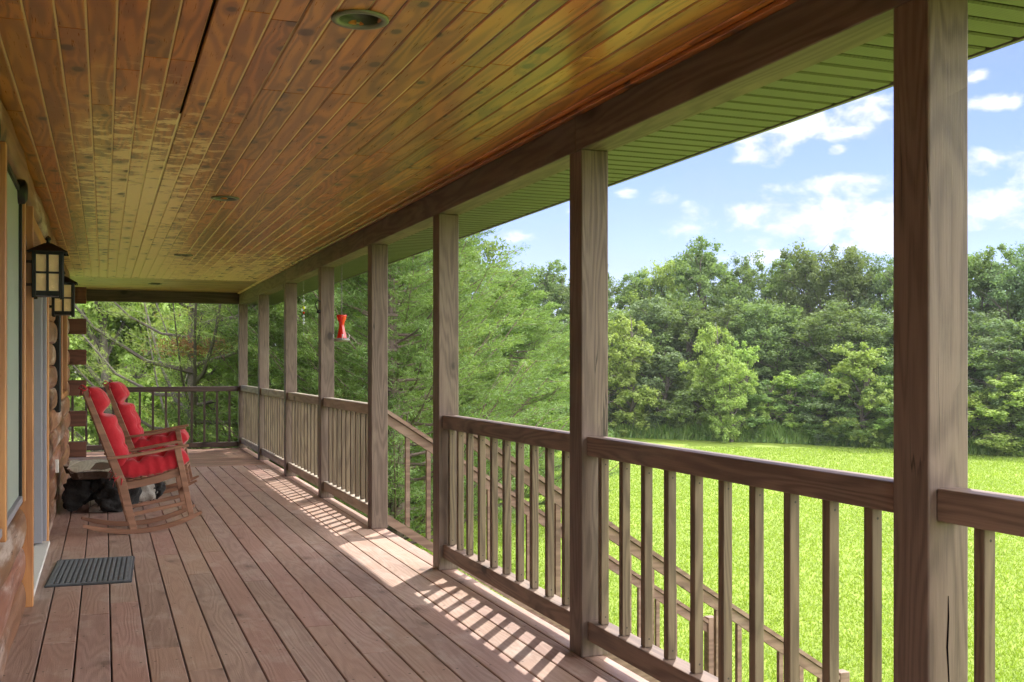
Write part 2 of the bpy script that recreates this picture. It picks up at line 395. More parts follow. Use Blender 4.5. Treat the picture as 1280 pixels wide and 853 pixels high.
g.put(P.inputs['Base Color'], g.mix(g.smooth(tv, .42, .62), (.13, .035, .018), (.80, .66, .34))); P.inputs['Roughness'].default_value = .5
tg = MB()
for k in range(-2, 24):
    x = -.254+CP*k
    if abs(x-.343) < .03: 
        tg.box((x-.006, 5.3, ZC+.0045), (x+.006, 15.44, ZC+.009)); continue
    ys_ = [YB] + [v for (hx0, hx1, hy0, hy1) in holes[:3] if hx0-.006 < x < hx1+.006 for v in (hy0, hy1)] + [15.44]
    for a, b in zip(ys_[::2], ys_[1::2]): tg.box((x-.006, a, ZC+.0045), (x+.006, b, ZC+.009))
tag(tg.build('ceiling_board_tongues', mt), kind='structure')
ce = MB(); y = 15.45
while y < 18.0:
    a, b = y+.001, min(y+CP-.001, 18.02); x = -5
    while x < 2.07:
        L = random.uniform(1.5, 3.2); x1 = min(x+L, 2.074); rnd = (random.random(), random.random(), random.random())
        hy = holes[3]
        if b > hy[2] and a < hy[3] and x < hy[1] and x1 > hy[0]:
            if hy[0]-x > .03: ce.box((x, a, ZC), (hy[0], b, ZC+.02), .004, rnd=rnd)
            if x1-hy[1] > .03: ce.box((hy[1], a, ZC), (x1, b, ZC+.02), .004, rnd=rnd)
        elif x1-x > .02: ce.box((x, a, ZC), (x1-.001, b, ZC+.02), .007, rnd=rnd)
        x += L
    y += CP
tag(ce.build('porch_ceiling', M['ceil_x']), kind='structure')
cm_ = MB()   # slim trim strip where the ceiling meets the beam
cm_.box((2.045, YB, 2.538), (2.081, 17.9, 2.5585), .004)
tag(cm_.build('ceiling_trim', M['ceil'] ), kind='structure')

# ------------------------------------------------------------------ beams
bt = empty('porch_beam', (2.085, 0, 2.38), label='long brown timber beam running over the row of porch posts', cat='beam')
segs = [(YB, 4.60), (4.603, 9.0), (9.003, 13.23), (13.233, 18.17)]
for a, b in segs:
    mb = MB(); mb.box((0, a, 0), (.15, b, .185), .004); mb.build('beam_length', M['beam'], bt)
mb = MB(); mb.box((-5, 18.03, 2.38), (2.084, 18.17, 2.565), .004)
tag(mb.build('cross_beam', M['beam_x']), 'dark timber beam spanning the far end of the porch over the end railing', 'beam')

# ------------------------------------------------------------------ posts
PY = [2.285, 4.526, 6.794, 8.704, 10.927, 13.2, 15.581, 18.03]
plab = ['nearest porch post, thick and dark with a long vertical crack low on its face',
        'second porch post from the camera, between the two nearest baluster railings',
        'porch post on the near side of the stair opening, where the short railing ends',
        'porch post on the far side of the stair opening, with the handrail sloping from it',
        'fifth porch post, just left of the hanging red feeder',
        'sixth porch post from the camera, just left of the glass bead string',
        'next to last porch post before the far corner of the porch',
        'last porch post, at the far corner where the end railing meets the side railings']
D = 2.083; PW = .14
pme = None
for i, (y, lb) in enumerate(zip(PY, plab)):
    if pme is None:
        mb = MB(); mb.box((0, 0, 0.001), (PW, PW, 2.3795), .006, seg=2); po = mb.build('porch_post', M['post']); pme = po
    else: po = pme.copy(); COL.objects.link(po)
    po.location = (D, y, 0); tag(po, lb, 'post', 'posts along the porch')
# long drying crack low on the nearest post
mb = MB(); cr = [(2.118, .02, .001), (2.121, .22, .004), (2.115, .40, .0045), (2.119, .50, .003), (2.113, .60, .006), (2.117, .68, .005), (2.116, .74, .001)]
mb.prism([(x-w_*.55, z) for x, z, w_ in cr]+[(x+w_*.35, z) for x, z, w_ in cr[::-1]], 'y', -.0015+2.285, 2.2855)
for v in mb.bm.verts: v.co -= Vector((D, 2.285, 0)); v.co.x += .035
pc = mb.build('crack', principled('crack shadow', (.004, .003, .003), 1.0, spec=0), pme)
# iron plant hook on the fifth post
mb = MB(); pts = [(2.08, 10.93, 2.02), (2.05, 10.93, 2.04), (2.03, 10.93, 2.0), (2.04, 10.93, 1.95), (2.065, 10.93, 1.93)]
mb.tube(pts, .006, 6); mb.lathe([(0, 1.90), (.02, 1.905), (.024, 1.92), (.016, 1.94), (0, 1.945)], 10, (2.066, 10.95))
tag(mb.build('iron_hook', M['black'], smooth=True), 'small black iron hook screwed to the side of the fifth porch post', 'hook')

# ------------------------------------------------------------------ railings
def railing(y0, y1, label, bal_ys=None, n=11, far=False):
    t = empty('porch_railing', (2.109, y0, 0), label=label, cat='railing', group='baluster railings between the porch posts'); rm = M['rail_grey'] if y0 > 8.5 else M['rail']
    L = y1-y0
    mb = MB(); mb.box((0, .002, .946), (.089, L-.002, 1.035), .005, seg=2); mb.build('top_rail', rm, t)
    mb = MB(); mb.box((.004, .002, .08), (.093, L-.002, .172), .005, seg=2); mb.build('bottom_rail', rm, t)
    ys = bal_ys or [y0 + L*(k+.6)/(n+.2) for k in range(n)]
    for k, yy in enumerate(ys):
        o = bproto.copy() if bproto else None
        COL.objects.link(o); o.parent = t; o.location = (.028+random.uniform(-.001, .001), yy-y0, .1735); o.rotation_euler = (0, 0, random.uniform(-.02, .02))
    return t
mb = MB(); mb.box((0, -.038, 0), (.038, 0, .771), .002); bproto = mb.build('baluster', M['bal'])
random.seed(5)
b12 = [4.461, 4.247, 4.041, 3.84, 3.631, 3.43, 3.225, 3.02, 2.813, 2.615]
b23 = [6.765, 6.577, 6.382, 6.161, 5.938, 5.729, 5.521, 5.308, 5.098, 4.883]
def adj(l): return [v+0.0 for v in l]
railing(-.1, 2.285, 'nearest railing, running out of view at the right edge beyond the thickest post', [2.181-.205*k for k in range(10)])
railing(2.425, 4.526, 'railing between the two nearest posts, with the sunny lawn behind its balusters', adj(b12))
railing(4.666, 6.794, 'short railing just before the stair opening, with the stair handrail behind it', adj(b23))
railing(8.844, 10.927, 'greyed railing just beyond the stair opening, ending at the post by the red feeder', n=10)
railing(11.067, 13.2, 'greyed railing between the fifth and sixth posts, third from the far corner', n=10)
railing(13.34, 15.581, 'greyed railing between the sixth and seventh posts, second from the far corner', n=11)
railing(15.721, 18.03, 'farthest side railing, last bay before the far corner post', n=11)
bpy.data.objects.remove(bproto) if False else None
# far end railing
t = empty('end_railing', (-3.0, 18.06, 0), label='dark railing with slim balusters across the far end of the porch', cat='railing')
mb = MB(); mb.box((0, 0, .935), (5.08, .089, 1.02), .005); mb.build('top_rail', M['rail_x'], t)
mb = MB(); mb.box((0, .002, .022), (5.08, .09, .10), .005); mb.build('bottom_rail', M['rail_x'], t)
xx = .12
bal_x = MB(); bal_x.box((0, 0, 0), (.035, .035, .833), .002); bx = bal_x.build('baluster', M['bal_x'], t); bx.location = (xx, .03, .101)
while xx < 4.9:
    xx += .2; o = bx.copy(); COL.objects.link(o); o.location = (xx, .03, .101)
bpy.data.objects.remove(bproto)

# ------------------------------------------------------------------ stairs going down outwards
SL = -.655; NST = 12; RISE = 2.2/12; RUN = RISE/abs(SL)
st = empty('staircase', (2.21, 6.95, 0), label='timber stairs going down from the opening in the porch railings', cat='stairs')
for k in range(NST-1):
    mb = MB(); mb.box((k*RUN+.004, .0, -RISE*(k+1)-.035), ((k+1)*RUN+.02, 1.72, -RISE*(k+1)), .003); mb.build('tread', M['stair'], st)
for yy in (-.045, 1.725):
    mb = MB(); a = [(0.001, -.03), (0.001, -.33), (NST*RUN-.5, -2.198), (NST*RUN-.05, -2.198), (NST*RUN-.05, -2.1)]
    mb.prism(a, 'y', yy, yy+.04); mb.build('stringer', M['stair'], st)
def stair_rail(y, label):
    X1 = 3.12
    t = empty('stair_handrail', (2.224, y, 0), label=label, cat='handrail', group='handrails of the porch stairs')
    def sl(z0, z1, w, name, y0=0):
        mb = MB(); mb.prism([(0, z0), (X1, z0+SL*X1), (X1, z1+SL*X1), (0, z1)], 'y', y0, y0+w); return mb.build(name, M['stair'], t)
    sl(.965, 1.00, .085, 'hand_grip', -.02); sl(.875, .96, .04, 'top_rail'); sl(.03, .115, .04, 'bottom_rail')
    x = .17; bp = None
    while x < X1-.08:
        if bp is None:
            mb = MB(); mb.prism([(0, 0.12), (.036, .12+SL*.036), (.036, .872+SL*.036), (0, .872)], 'y', .002, .038); bp = mb.build('baluster', M['stair'], t)
            bp.location = (x, 0, SL*x)
        else:
            o = bp.copy(); COL.objects.link(o); o.location = (x, 0, SL*x)
        x += .185
    mb = MB(); mb.box((X1, -.025, -2.199), (X1+.089, .064, 1.0+SL*X1+.02), .004); mb.build('newel_post', M['stair'], t)
stair_rail(6.83, 'nearer sloping stair handrail, starting at the post on the near side of the opening')
stair_rail(8.76, 'farther sloping stair handrail, starting at the post on the far side of the opening')

# ------------------------------------------------------------------ log house: wall, casings, windows, door, roof
house = empty('log_house', (-.6, 0, 0), label='log house wall with cedar cased windows and door along the left of the porch', cat='house')
HX = -.6
def H(o): return o
WX = -.43
wall = MB(); random.seed(21)
openings = [(4.75, 6.57, .62, 2.33), (6.62, 8.95, -.1, 2.30), (10.85, 12.35, 1.06, 2.10)]
def logseg(mb, y0, y1, z0, z1):
    if y1-y0 < .03: return
    n = max(2, int((y1-y0)/.12)); zm = (z0+z1)/2; prof = []
    for k in range(9):
        a = -math.pi/2+math.pi*k/8; prof.append((.025+math.cos(a)**.7*.045, zm+math.sin(a)*(z1-z0)/2*.985))
    prof = [(-.10, z0)]+prof+[(-.10, z1)]
    lay = mb.bm.loops.layers.float_color.get('rnd') or mb.bm.loops.layers.float_color.new('rnd')
    rnd = (random.random(), random.random(), random.random(), 1); rows = []; ph = random.random()*9
    for j in range(n+1):
        yy = y0+(y1-y0)*j/n; e = .006*math.sin(yy*2.3+ph)+.003*math.sin(yy*7.1+ph*2)
        endc = min(yy-y0, y1-yy); ec = 1-max(0, 1-endc/.05)**2*.35 if endc < .05 else 1
        rows.append([mb.bm.verts.new((WX-HX-.045+(p[0]*ec+(e if p[0] > .01 else 0)), yy, p[1]+.3*e*(p[0] > .01))) for p in prof])
    fs = []
    for j in range(n):
        for k in range(len(prof)-1): fs.append(mb.bm.faces.new([rows[j][k], rows[j+1][k], rows[j+1][k+1], rows[j][k+1]]))
    fs.append(mb.bm.faces.new(rows[0])); fs.append(mb.bm.faces.new(rows[-1][::-1]))
    for f in fs:
        f.smooth = len(f.verts) == 4
        for l in f.loops: l[lay] = rnd
z = -.03
while z < 2.55:
    z1 = min(z+.199, 2.559); cuts = [(y0, y1) for (y0, y1, a, b) in openings if min(z1, b)-max(z, a) > .06]
    y = YB
    for a, b in cuts: logseg(wall, y, a, z, z1); y = b
    logseg(wall, y, 14.9, z, z1); z = z1
o = wall.build('wall', M['log'], house)
# backing body of the house
mb = MB(); mb.box((-8.5, YB, -2.2), (-.105, 14.8, 2.7)); 
mb.build('house_body', M['dark'], house)
# crossing log ends at the corner (every other course sticks out)
z = .172; le = None
random.seed(2)
for k in range(6):
    mb = MB(); mb.box((-.02, 14.90, .172+.4*k), (.385, 15.07, .172+.4*k+(.20 if k < 5 else .21)), .006, seg=2); mb.build('log_end', M['logx'], house)
def hb(a, b, bev, name, mat, parent=house):
    mb = MB(); mb.box((a[0]-HX, a[1], a[2]), (b[0]-HX, b[1], b[2]), bev); return mb.build(name, mat, parent)
# window 1
w1 = empty('window'); w1.parent = house
hb((-.46, 4.76, .66), (-.432, 6.34, 2.30), .002, 'screen', M['screen'], w1)
hb((-.52, 6.342, .63), (-.416, 6.375, 2.32), .003, 'dark_frame', M['black'], w1)
hb((-.52, 4.76, .625), (-.412, 6.34, .66), .003, 'sill', M['vinyl'], w1)
hb((-.50, 4.76, 2.302), (-.42, 6.34, 2.33), .002, 'head_frame', M['black'], w1)
hb((-.50, 6.395, .62), (-.402, 6.44, 2.34), .004, 'casing', M['trim'], w1)
hb((-.46, 5.10, .60), (-.397, 5.16, 2.34), .004, 'casing', M['trim'], w1)
# door
dr = empty('door'); dr.parent = house
hb((-.56, 6.59, .001), (-.374, 6.655, 2.27), .004, 'casing', M['trim'], dr)
hb((-.56, 8.86, .0), (-.395, 8.96, 2.27), .004, 'casing', M['trim'], dr)
hb((-.56, 6.657, 2.20), (-.40, 8.858, 2.28), .004, 'head_casing', M['trim'], dr)
hb((-.57, 6.657, .001), (-.385, 8.85, .028), .004, 'threshold', M['thresh'], dr)
hb((-.55, 8.62, .046), (-.430, 8.70, 2.20), .003, 'frame', M['vinyl'], dr)
hb((-.55, 8.72, .046), (-.405, 8.80, 2.20), .003, 'frame', M['vinyl'], dr)
hb((-.55, 8.80, .046), (-.42, 8.857, 2.20), .003, 'jamb', M['white'], dr)
hb((-.60, 6.657, .046), (-.53, 8.62, 2.20), .003, 'door_panel', M['screen'], dr)
# window 2
w2 = empty('window'); w2.parent = house
hb((-.455, 10.90, 1.10), (-.425, 12.30, 2.08), .002, 'pane', M['black'], w2)
hb((-.46, 10.83, 1.05), (-.365, 10.92, 2.12), .004, 'casing', M['trim'], w2)
hb((-.46, 12.28, 1.05), (-.365, 12.37, 2.12), .004, 'casing', M['trim'], w2)
hb((-.46, 10.92, 1.05), (-.36, 12.28, 1.10), .004, 'sill', M['trim'], w2)
hb((-.45, 10.70, .93), (-.375, 10.80, 2.15), .01, 'shutter', M['black'], w2)
hb((-.41, 10.28, .41), (-.378, 10.36, .525), .004, 'outlet_cover', M['white'])
for yy in (4.675, 6.31):
    mb = MB(); rs = []
    for (r, x) in [(0, .218), (.045, .214), (.066, .200), (.070, .15)]:
        rs.append([mb.bm.verts.new((x, yy+r*math.cos(2*math.pi*k/20), 2.455-.0+r*math.sin(2*math.pi*k/20)-.15)) for k in range(20)])
    for i in range(3):
        for k in range(20): mb.bm.faces.new([rs[i][k], rs[i][(k+1) % 20], rs[i+1][(k+1) % 20], rs[i+1][k]])
    o = mb.build('wall_boss', M['black'], house, smooth=True)
# roof, soffit, fascia, gutter
rf = MB(); rf.prism([(2.72-HX, 2.60), (2.80-HX, 2.60), (-3.5, 5.2), (-8.8, 2.9), (-8.8, 2.75)], 'y', YB-.3, 18.75); 
roof = rf.build('roof', M['roof'], house)
mb = MB(); mb.box((2.72-HX, YB-.3, 2.405), (2.742-HX, 18.75, 2.60), .002); mb.build('fascia', M['gutter'], roof)
mb = MB(); mb.prism([(2.744-HX, 2.465), (2.84-HX, 2.465), (2.87-HX, 2.50), (2.87-HX, 2.575), (2.744-HX, 2.575)], 'y', YB-.3, 18.75); mb.build('gutter', M['gutter'], roof)
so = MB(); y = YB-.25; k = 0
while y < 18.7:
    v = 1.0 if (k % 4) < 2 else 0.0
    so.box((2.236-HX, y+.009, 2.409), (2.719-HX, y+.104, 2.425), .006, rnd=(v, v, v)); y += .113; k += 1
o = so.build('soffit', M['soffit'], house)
mb = MB(); mb.box((2.236-HX, YB, 2.427), (2.719-HX, 18.7, 2.432)); mb.build('soffit_back', M['dark'], house)

# ------------------------------------------------------------------ ceiling lights
clab = ['recessed ceiling light nearest the camera, wide dark round can at the top of the picture', 'second recessed ceiling light, among orange boards above the doormat',
        'third recessed ceiling light, small dark oval over the second rocking chair', 'farthest recessed ceiling light, in the cross boards at the porch end']
ct = None
for (x, y), lb in zip(lamps, clab):
    if ct is None:
        ct = empty('ceiling_light', (x, y, ZC))
        mb = MB(); mb.lathe([(.099, -.001), (.099, -.006), (.094, -.010), (.080, -.010), (.073, -.004), (.073, .001)], 40); mb.build('trim_ring', M['canring'], ct, True)
        mb = MB(); mb.lathe([(.075, -.002), (.064, .02), (.064, .03), (.060, .032), (.060, .042), (.057, .044), (.055, .13), (.001, .13)], 40); mb.build('baffle', M['canin'], ct, True)
        mb = MB(); mb.lathe([(.001, .058), (.02, .06), (.034, .075), (.036, .095), (.02, .125)], 20); mb.build('bulb', M['white'], ct, True)
        q = ct
    else: q = copy_tree(ct); q.location = (x, y, ZC)
    tag(q, lb, 'ceiling light', 'recessed lights in the porch ceiling')

# ------------------------------------------------------------------ lanterns
def lantern(y, label):
    t = empty('wall_lantern', (-.297, y, 1.76), label=label, cat='lantern', group='lanterns on the log wall')
    w = .07
    fr = MB()
    for sx in (-1, 1):
        for sy in (-1, 1): fr.box((sx*w-.011, sy*w-.011, -.012), (sx*w+.011, sy*w+.011, .25), .002)
    for zz, hh in ((.0, .028), (.125, .012), (.232, .018)):
        for s_ in (-1, 1):
            fr.box((-w-.006, s_*w-.006, zz), (w+.006, s_*w+.006, zz+hh), .001)
            fr.box((s_*w-.006, -w-.006, zz), (s_*w+.006, w+.006, zz+hh), .001)
    for s_ in (-1, 1):
        fr.box((-.007, s_*w-.007, .0), (.007, s_*w+.007, .25)); fr.box((s_*w-.007, -.007, .0), (s_*w+.007, .007, .25))
    fr.box((-w, -w, 0), (w, w, .006)); fr.build('frame', M['black'], t)
    rf = MB(); rs = [[rf.bm.verts.new((a*r, b*r, z)) for a, b in ((-1, -1), (1, -1), (1, 1), (-1, 1))] for r, z in ((.105, .243), (.105, .250), (.02, .302), (.02, .296), (.10, .243))]
    for i in range(4):
        for k in range(4): rf.bm.faces.new([rs[i][k], rs[i][(k+1) % 4], rs[i+1][(k+1) % 4], rs[i+1][k]])
    rf.build('cap', M['black'], t)
    fi = MB(); fi.lathe([(.022, .296), (.010, .306), (.008, .315), (.017, .325), (.014, .336), (.004, .345), (.001, .347)], 14); fi.build('finial', M['black'], t, True)
    for s_ in (-1, 1):
        g1 = MB(); g1.box((-w+.006, s_*(w-.004)-.0015, .02), (w-.006, s_*(w-.004)+.0015, .24)); g1.build('glass', M['amber'], t)
        g1 = MB(); g1.box((s_*(w-.004)-.0015, -w+.008, .02), (s_*(w-.004)+.0015, w-.008, .24)); g1.build('glass', M['amber'], t)
    br = MB(); br.box((-.135, -.035, .03), (-.118, .035, .24), .003)
    for zz in (.055, .185): br.box((-.125, -.01, zz), (-w-.004, .01, zz+.02), .002)
    br.build('wall_bracket', M['black'], t)
    return t
lantern(6.60, 'nearer black wall lantern with four amber panes, beside the door casing')
lantern(9.02, 'farther black wall lantern, smaller and partly hidden behind the nearer one')

# ------------------------------------------------------------------ doormat
dm = empty('doormat', (-.07, 7.58, 0), -.045, 'dark grey ribbed rubber doormat lying on the deck in front of the door', 'doormat')
mb = MB(); mb.box((-.255, -.46, .001), (.255, .46, .010), .004); mb.build('mat_base', M['mat'], dm)
mb = MB()
for s_ in (-1, 1):
    mb.box((-.245, s_*.44-.008, .0102), (.245, s_*.44+.008, .016), .003); mb.box((s_*.235-.008, -.43, .0102), (s_*.235+.008, .43, .016), .003)
for i in range(15):
    for j in range(18):
        x_, y_ = -.218+i*.0311, -.415+j*.0470+(.0235 if i % 2 else 0); a = .010
        mb.box((x_-a, y_-.012, .0102), (x_+a, y_+.012, .0185), .002)
M['mat2'] = principled('mat ribs', (.13, .14, .15), .6)
mb.build('ribs', M['mat2'], dm)

# ------------------------------------------------------------------ rocking chairs
def bar(mb, p, q, w, t, y, yw):
    """board in the xz plane from p to q, width w (in plane), thickness yw centred on y"""
    p, q = Vector((p[0], p[1])), Vector((q[0], q[1])); d = (q-p).normalized(); n = Vector((-d.y, d.x))
    w0, w1 = (w if hasattr(w, '__len__') else (w, w))
    pts = [p+n*w0/2, q+n*w1/2, q-n*w1/2, p-n*w0/2]
    mb.prism([(v.x, v.y) for v in pts], 'y', y-yw/2, y+yw/2)
def curve_bar(mb, pts, w, y, yw, taper=None):
    up, dn = [], []
    for i, p in enumerate(pts):
        a = Vector(pts[max(i-1, 0)]); b = Vector(pts[min(i+1, len(pts)-1)]); d = (b-a).normalized(); n = Vector((-d.y, d.x)); ww = w*(taper[i] if taper else 1)
        up.append(Vector(p)+n*ww/2); dn.append(Vector(p)-n*ww/2)
    N = len(pts); V = []
    for yy in (y-yw/2, y+yw/2): V.append([mb.bm.verts.new((v.x, yy, v.y)) for v in up+dn])
    for i in range(N-1):
        for s_ in (0, 1): mb.bm.faces.new([V[s_][i], V[s_][i+1], V[s_][N+i+1], V[s_][N+i]])
        mb.bm.faces.new([V[0][i], V[0][i+1], V[1][i+1], V[1][i]]); mb.bm.faces.new([V[0][N+i], V[0][N+i+1], V[1][N+i+1], V[1][N+i]])
    for i in (0, N-1): mb.bm.faces.new([V[0][i], V[0][N+i], V[1][N+i], V[1][i]])
HW = .235
def rk(x): return .020+.46*(x+.05)**2
def make_chair():
    t = empty('rocking_chair')
    def bev(o, w=.004):
        m_ = o.modifiers.new('b', 'BEVEL'); m_.width = w; m_.segments = 2; m_.limit_method = 'ANGLE'; return o
    for s_ in (-1, 1):
        mb = MB(); xs_ = [-.44+.92*k/20 for k in range(21)]
        tp = [min(1, .5+k*.2, .5+(20-k)*.2) for k in range(21)]
        curve_bar(mb, [(x, rk(x)) for x in xs_], .040, s_*HW, .03, tp); bev(mb.build('rocker', M['chair'], t))
        mb = MB(); bar(mb, (-.055, .035), (-.145, .42), (.055, .068), 0, s_*HW, .028); bar(mb, (-.144, .415), (-.425, 1.175), (.068, .04), 0, s_*HW, .0285); bev(mb.build('rear_post', M['chair'], t))
        mb = MB(); bar(mb, (.395, .125), (.285, .685), (.045, .05), 0, s_*(HW+.001), .030); bev(mb.build('front_leg', M['chair'], t))
        mb = MB(); curve_bar(mb, [(-.26, .618), (-.10, .632), (.08, .658), (.24, .688), (.37, .708)], .022, s_*(HW+.015), .062, [.8, 1, 1, 1, 1]); bev(mb.build('armrest', M['chair'], t))
        mb = MB(); curve_bar(mb, [(-.14, .385), (0, .405), (.14, .435), (.30, .485)], .060, s_*(HW-.028), .022); bev(mb.build('seat_rail', M['chair'], t))
        mb = MB(); bar(mb, (-.08, .155), (.375, .235), .030, 0, s_*HW, .018); bev(mb.build('stretcher', M['chair'], t))
    for (p, h) in (((.375, .30), .03), ((-.085, .20), .03)):
        mb = MB(); mb.box((p[0]-.010, -HW, p[1]-h/2), (p[0]+.010, HW, p[1]+h/2), .002); mb.build('stretcher', M['chair'], t)
    mb = MB(); bar(mb, (.335, .46), (.325, .51), .02, 0, 0, 2*HW-.03); mb.build('seat_front', M['chair'], t)
    for k in range(9):
        xk = -.13+k*.053; zk = .415+.09*((xk+.14)/.44)**1.15
        mb = MB(); mb.box((xk-.02, -HW+.018, zk+.008), (xk+.02, HW-.018, zk+.020), .003); mb.build('seat_slat', M['chair'], t)
    mb = MB(); bar(mb, (-.397, 1.10), (-.422, 1.17), .020, 0, 0, 2*HW-.03); bev(mb.build('crest_rail', M['chair'], t))
    mb = MB(); bar(mb, (-.165, .47), (-.185, .52), .020, 0, 0, 2*HW-.03); bev(mb.build('back_rail', M['chair'], t))
    for k in range(5):
        mb = MB(); bar(mb, (-.178, .51), (-.402, 1.11), .012, 0, (k-2)*.078, .045); mb.build('back_slat', M['chair'], t)
    return t
def pillow(path, wid, thick, tufts, dep=.52, nu=56, nv=36, pinch=None, seed=0):
    """puffy pad: path = centre line in xz, thick up along its left normal; tufts = [(s,v)]"""
    rs = random.Random(seed); P_ = [Vector((p[0], p[1])) for p in path]; seg = [(P_[i+1]-P_[i]).length for i in range(len(P_)-1)]; T = sum(seg)
    def pos(s_):
        d = max(0, min(1, s_))*T
        for i, L in enumerate(seg):
            if d <= L or i == len(seg)-1:
                f_ = d/L; q = P_[i].lerp(P_[i+1], f_); break
            d -= L
        return q
    def nrm(s_):
        d = (pos(min(1, s_+.06))-pos(max(0, s_-.06))).normalized(); return Vector((-d.y, d.x))
    mb = MB(); G = {}
    ph = [rs.random()*6 for _ in range(8)]
    for side in (1, -1):
        for i in range(nu+1):
            for j in range(nv+1):
                if side == -1 and (i in (0, nu) or j in (0, nv)): G[(side, i, j)] = G[(1, i, j)]; continue
                u, v = i/nu, j/nv; U, V_ = abs(2*u-1), abs(2*v-1)
                h = ((1-U**5)*(1-V_**4))**.5
                tf = 0
                for (a, b) in tufts: tf = max(tf, math.exp(-(((u-a)*T)**2+((v-b)*wid)**2)/.0014))
                cre = 0
                for (a, b) in tufts: cre = max(cre, .10*math.exp(-((u-a)*T)**2/.0006), .12*math.exp(-((v-b)*wid)**2/.0004))
                wr = .03*math.sin(u*31+ph[0]+2*math.sin(v*7+ph[1]))*math.sin(v*19+ph[2])+.035*math.sin(v*43+u*17+ph[3])
                h *= (1-dep*tf)*(1-3*dep*cre)*(1+wr)
                pin = 1.0; wv = 1.0
                if pinch is not None:
                    e = math.exp(-((u-pinch)*T)**2/.0012); h *= 1-.72*e; wv = 1-.14*e
                c_ = pos(u); n_ = nrm(u)
                inset = 1-.04*abs(math.sin(u*T*38))*(V_**6)
                w_ = (v-.5)*wid*wv*inset*(1-.10*U**8); ex = (1 if side == 1 else -.45)
                q = c_+n_*(thick*.5*h*ex*1.4)
                G[(side, i, j)] = mb.bm.verts.new((q.x, w_, q.y))
    for side in (1, -1):
        for i in range(nu):
            for j in range(nv):
                vs = [G[(side, i, j)], G[(side, i+1, j)], G[(side, i+1, j+1)], G[(side, i, j+1)]]
                if side == -1: vs.reverse()
                try: mb.bm.faces.new(vs)
                except ValueError: pass
    return mb
def make_cushion():
    t = empty('chair_cushion')
    tf = [(a, b) for a in (.3, .66) for b in (.22, .5, .78)]
    mb = pillow([(-.175, .50), (-.04, .492), (.12, .512), (.27, .553), (.355, .585), (.385, .585)], .48, .20, tf, seed=1); mb.build('seat_pad', M['cushion'], t, True)
    # back pad path runs from top down so that its left normal faces forward
    p = [(-.395, 1.19), (-.305, .95), (-.215, .70), (-.165, .575), (-.15, .53)]
    tf2 = [(a, b) for a in (.52, .76) for b in (.22, .5, .78)]
    bp = pillow(p, .46, .17, tf2, .20, nu=64, pinch=.34, seed=4); b = bp.build('back_pad', M['cushion'], t, True)
    for s_ in (-1, 1):
        mb = MB()
        for (cx_, cz) in ((-.165, .475), (-.405, 1.185)):
            y_ = s_*(HW-.01)
            mb.tube([(cx_, y_, cz), (cx_-.03, y_+s_*.02, cz+.02), (cx_-.05, y_+s_*.028, cz-.01), (cx_-.02, y_+s_*.028, cz-.02), (cx_, y_+s_*.02, cz)], [.004, .008, .009, .006, .004], 6)
            mb.tube([(cx_, y_, cz), (cx_+.02, y_+s_*.03, cz-.03), (cx_+.012, y_+s_*.035, cz-.075)], [.005, .006, .004], 6)
            mb.tube([(cx_, y_, cz), (cx_-.035, y_+s_*.025, cz-.03), (cx_-.05, y_+s_*.03, cz-.085)], [.005, .004, .003], 6)
        mb.build('tie', M['cushion'], b, True)
    return t
ch1 = make_chair(); ch1.location = (.27, 9.40, 0); ch1.rotation_euler = (0, 0, R(2.5))
tag(ch1, 'nearer brown wooden rocking chair, seen side on in front of the stump table', 'rocking chair', 'rocking chairs on the porch')
ch2 = copy_tree(ch1); ch2.location = (.47, 12.0, 0); ch2.rotation_euler = (0, 0, R(-7))
tag(ch2, 'farther brown wooden rocking chair, mostly hidden behind the nearer one', 'rocking chair')
cu1 = make_cushion(); cu1.location = ch1.location; cu1.rotation_euler = ch1.rotation_euler
tag(cu1, 'puffy red tufted cushion tied to the nearer rocking chair', 'cushion', 'red cushions of the rocking chairs')
cu2 = copy_tree(cu1); cu2.location = ch2.location; cu2.rotation_euler = ch2.rotation_euler
tag(cu2, 'puffy red tufted cushion tied to the farther rocking chair', 'cushion')

# ------------------------------------------------------------------ root table between the chairs
M['slab'] = wood('slab top', (.34, .30, .26), (.60, .56, .51), 1, .38, .1, None, ring=12)
M['root'] = principled('burnt root', (.012, .010, .009), .9, bump=(22, 1.0, .02), var=.6, ns=9)
M['rootpale'] = principled('pale root', (.23, .20, .17), .6, bump=(18, 1.0, .02), var=.5, ns=7)
M['bark'] = principled('slab edge bark', (.075, .045, .03), .7, bump=(25, 1.0, .015), var=.6, ns=9)
tb = empty('root_table', (0, 11.0, 0), label='rustic root table with pale slab top on gnarled black roots, behind the nearer rocking chair', cat='table')
random.seed(9)
def slab(mb, z0, z1, k0, k1):
    N = 72; top = []; bot = []; cen_t = None
    for i in range(N):
        a = 2*math.pi*i/N
        r = 1+.07*math.sin(3*a+1)+.05*math.sin(5*a+.4)+.03*math.sin(11*a)+.015*math.sin(23*a)
        x = .03+.40*r*math.copysign(abs(math.cos(a))**.8, math.cos(a)); y = .05+.62*r*math.copysign(abs(math.sin(a))**.85, math.sin(a))
        top.append(mb.bm.verts.new((max(-.40, x)*k1, y*k1, z1+.006*math.sin(4*a)))); bot.append(mb.bm.verts.new((max(-.40, x*k0), y*k0, z0+.02*math.sin(6*a))))
    mb.bm.faces.new(top); mb.bm.faces.new(bot[::-1])
    for i in range(N): mb.bm.faces.new([bot[i], bot[(i+1) % N], top[(i+1) % N], top[i]])
mb = MB(); slab(mb, .335, .395, .93, 1.0); mb.build('slab_edge', M['bark'], tb)
mb = MB(); slab(mb, .3955, .402, .995, .985); mb.build('slab_top', M['slab'], tb)
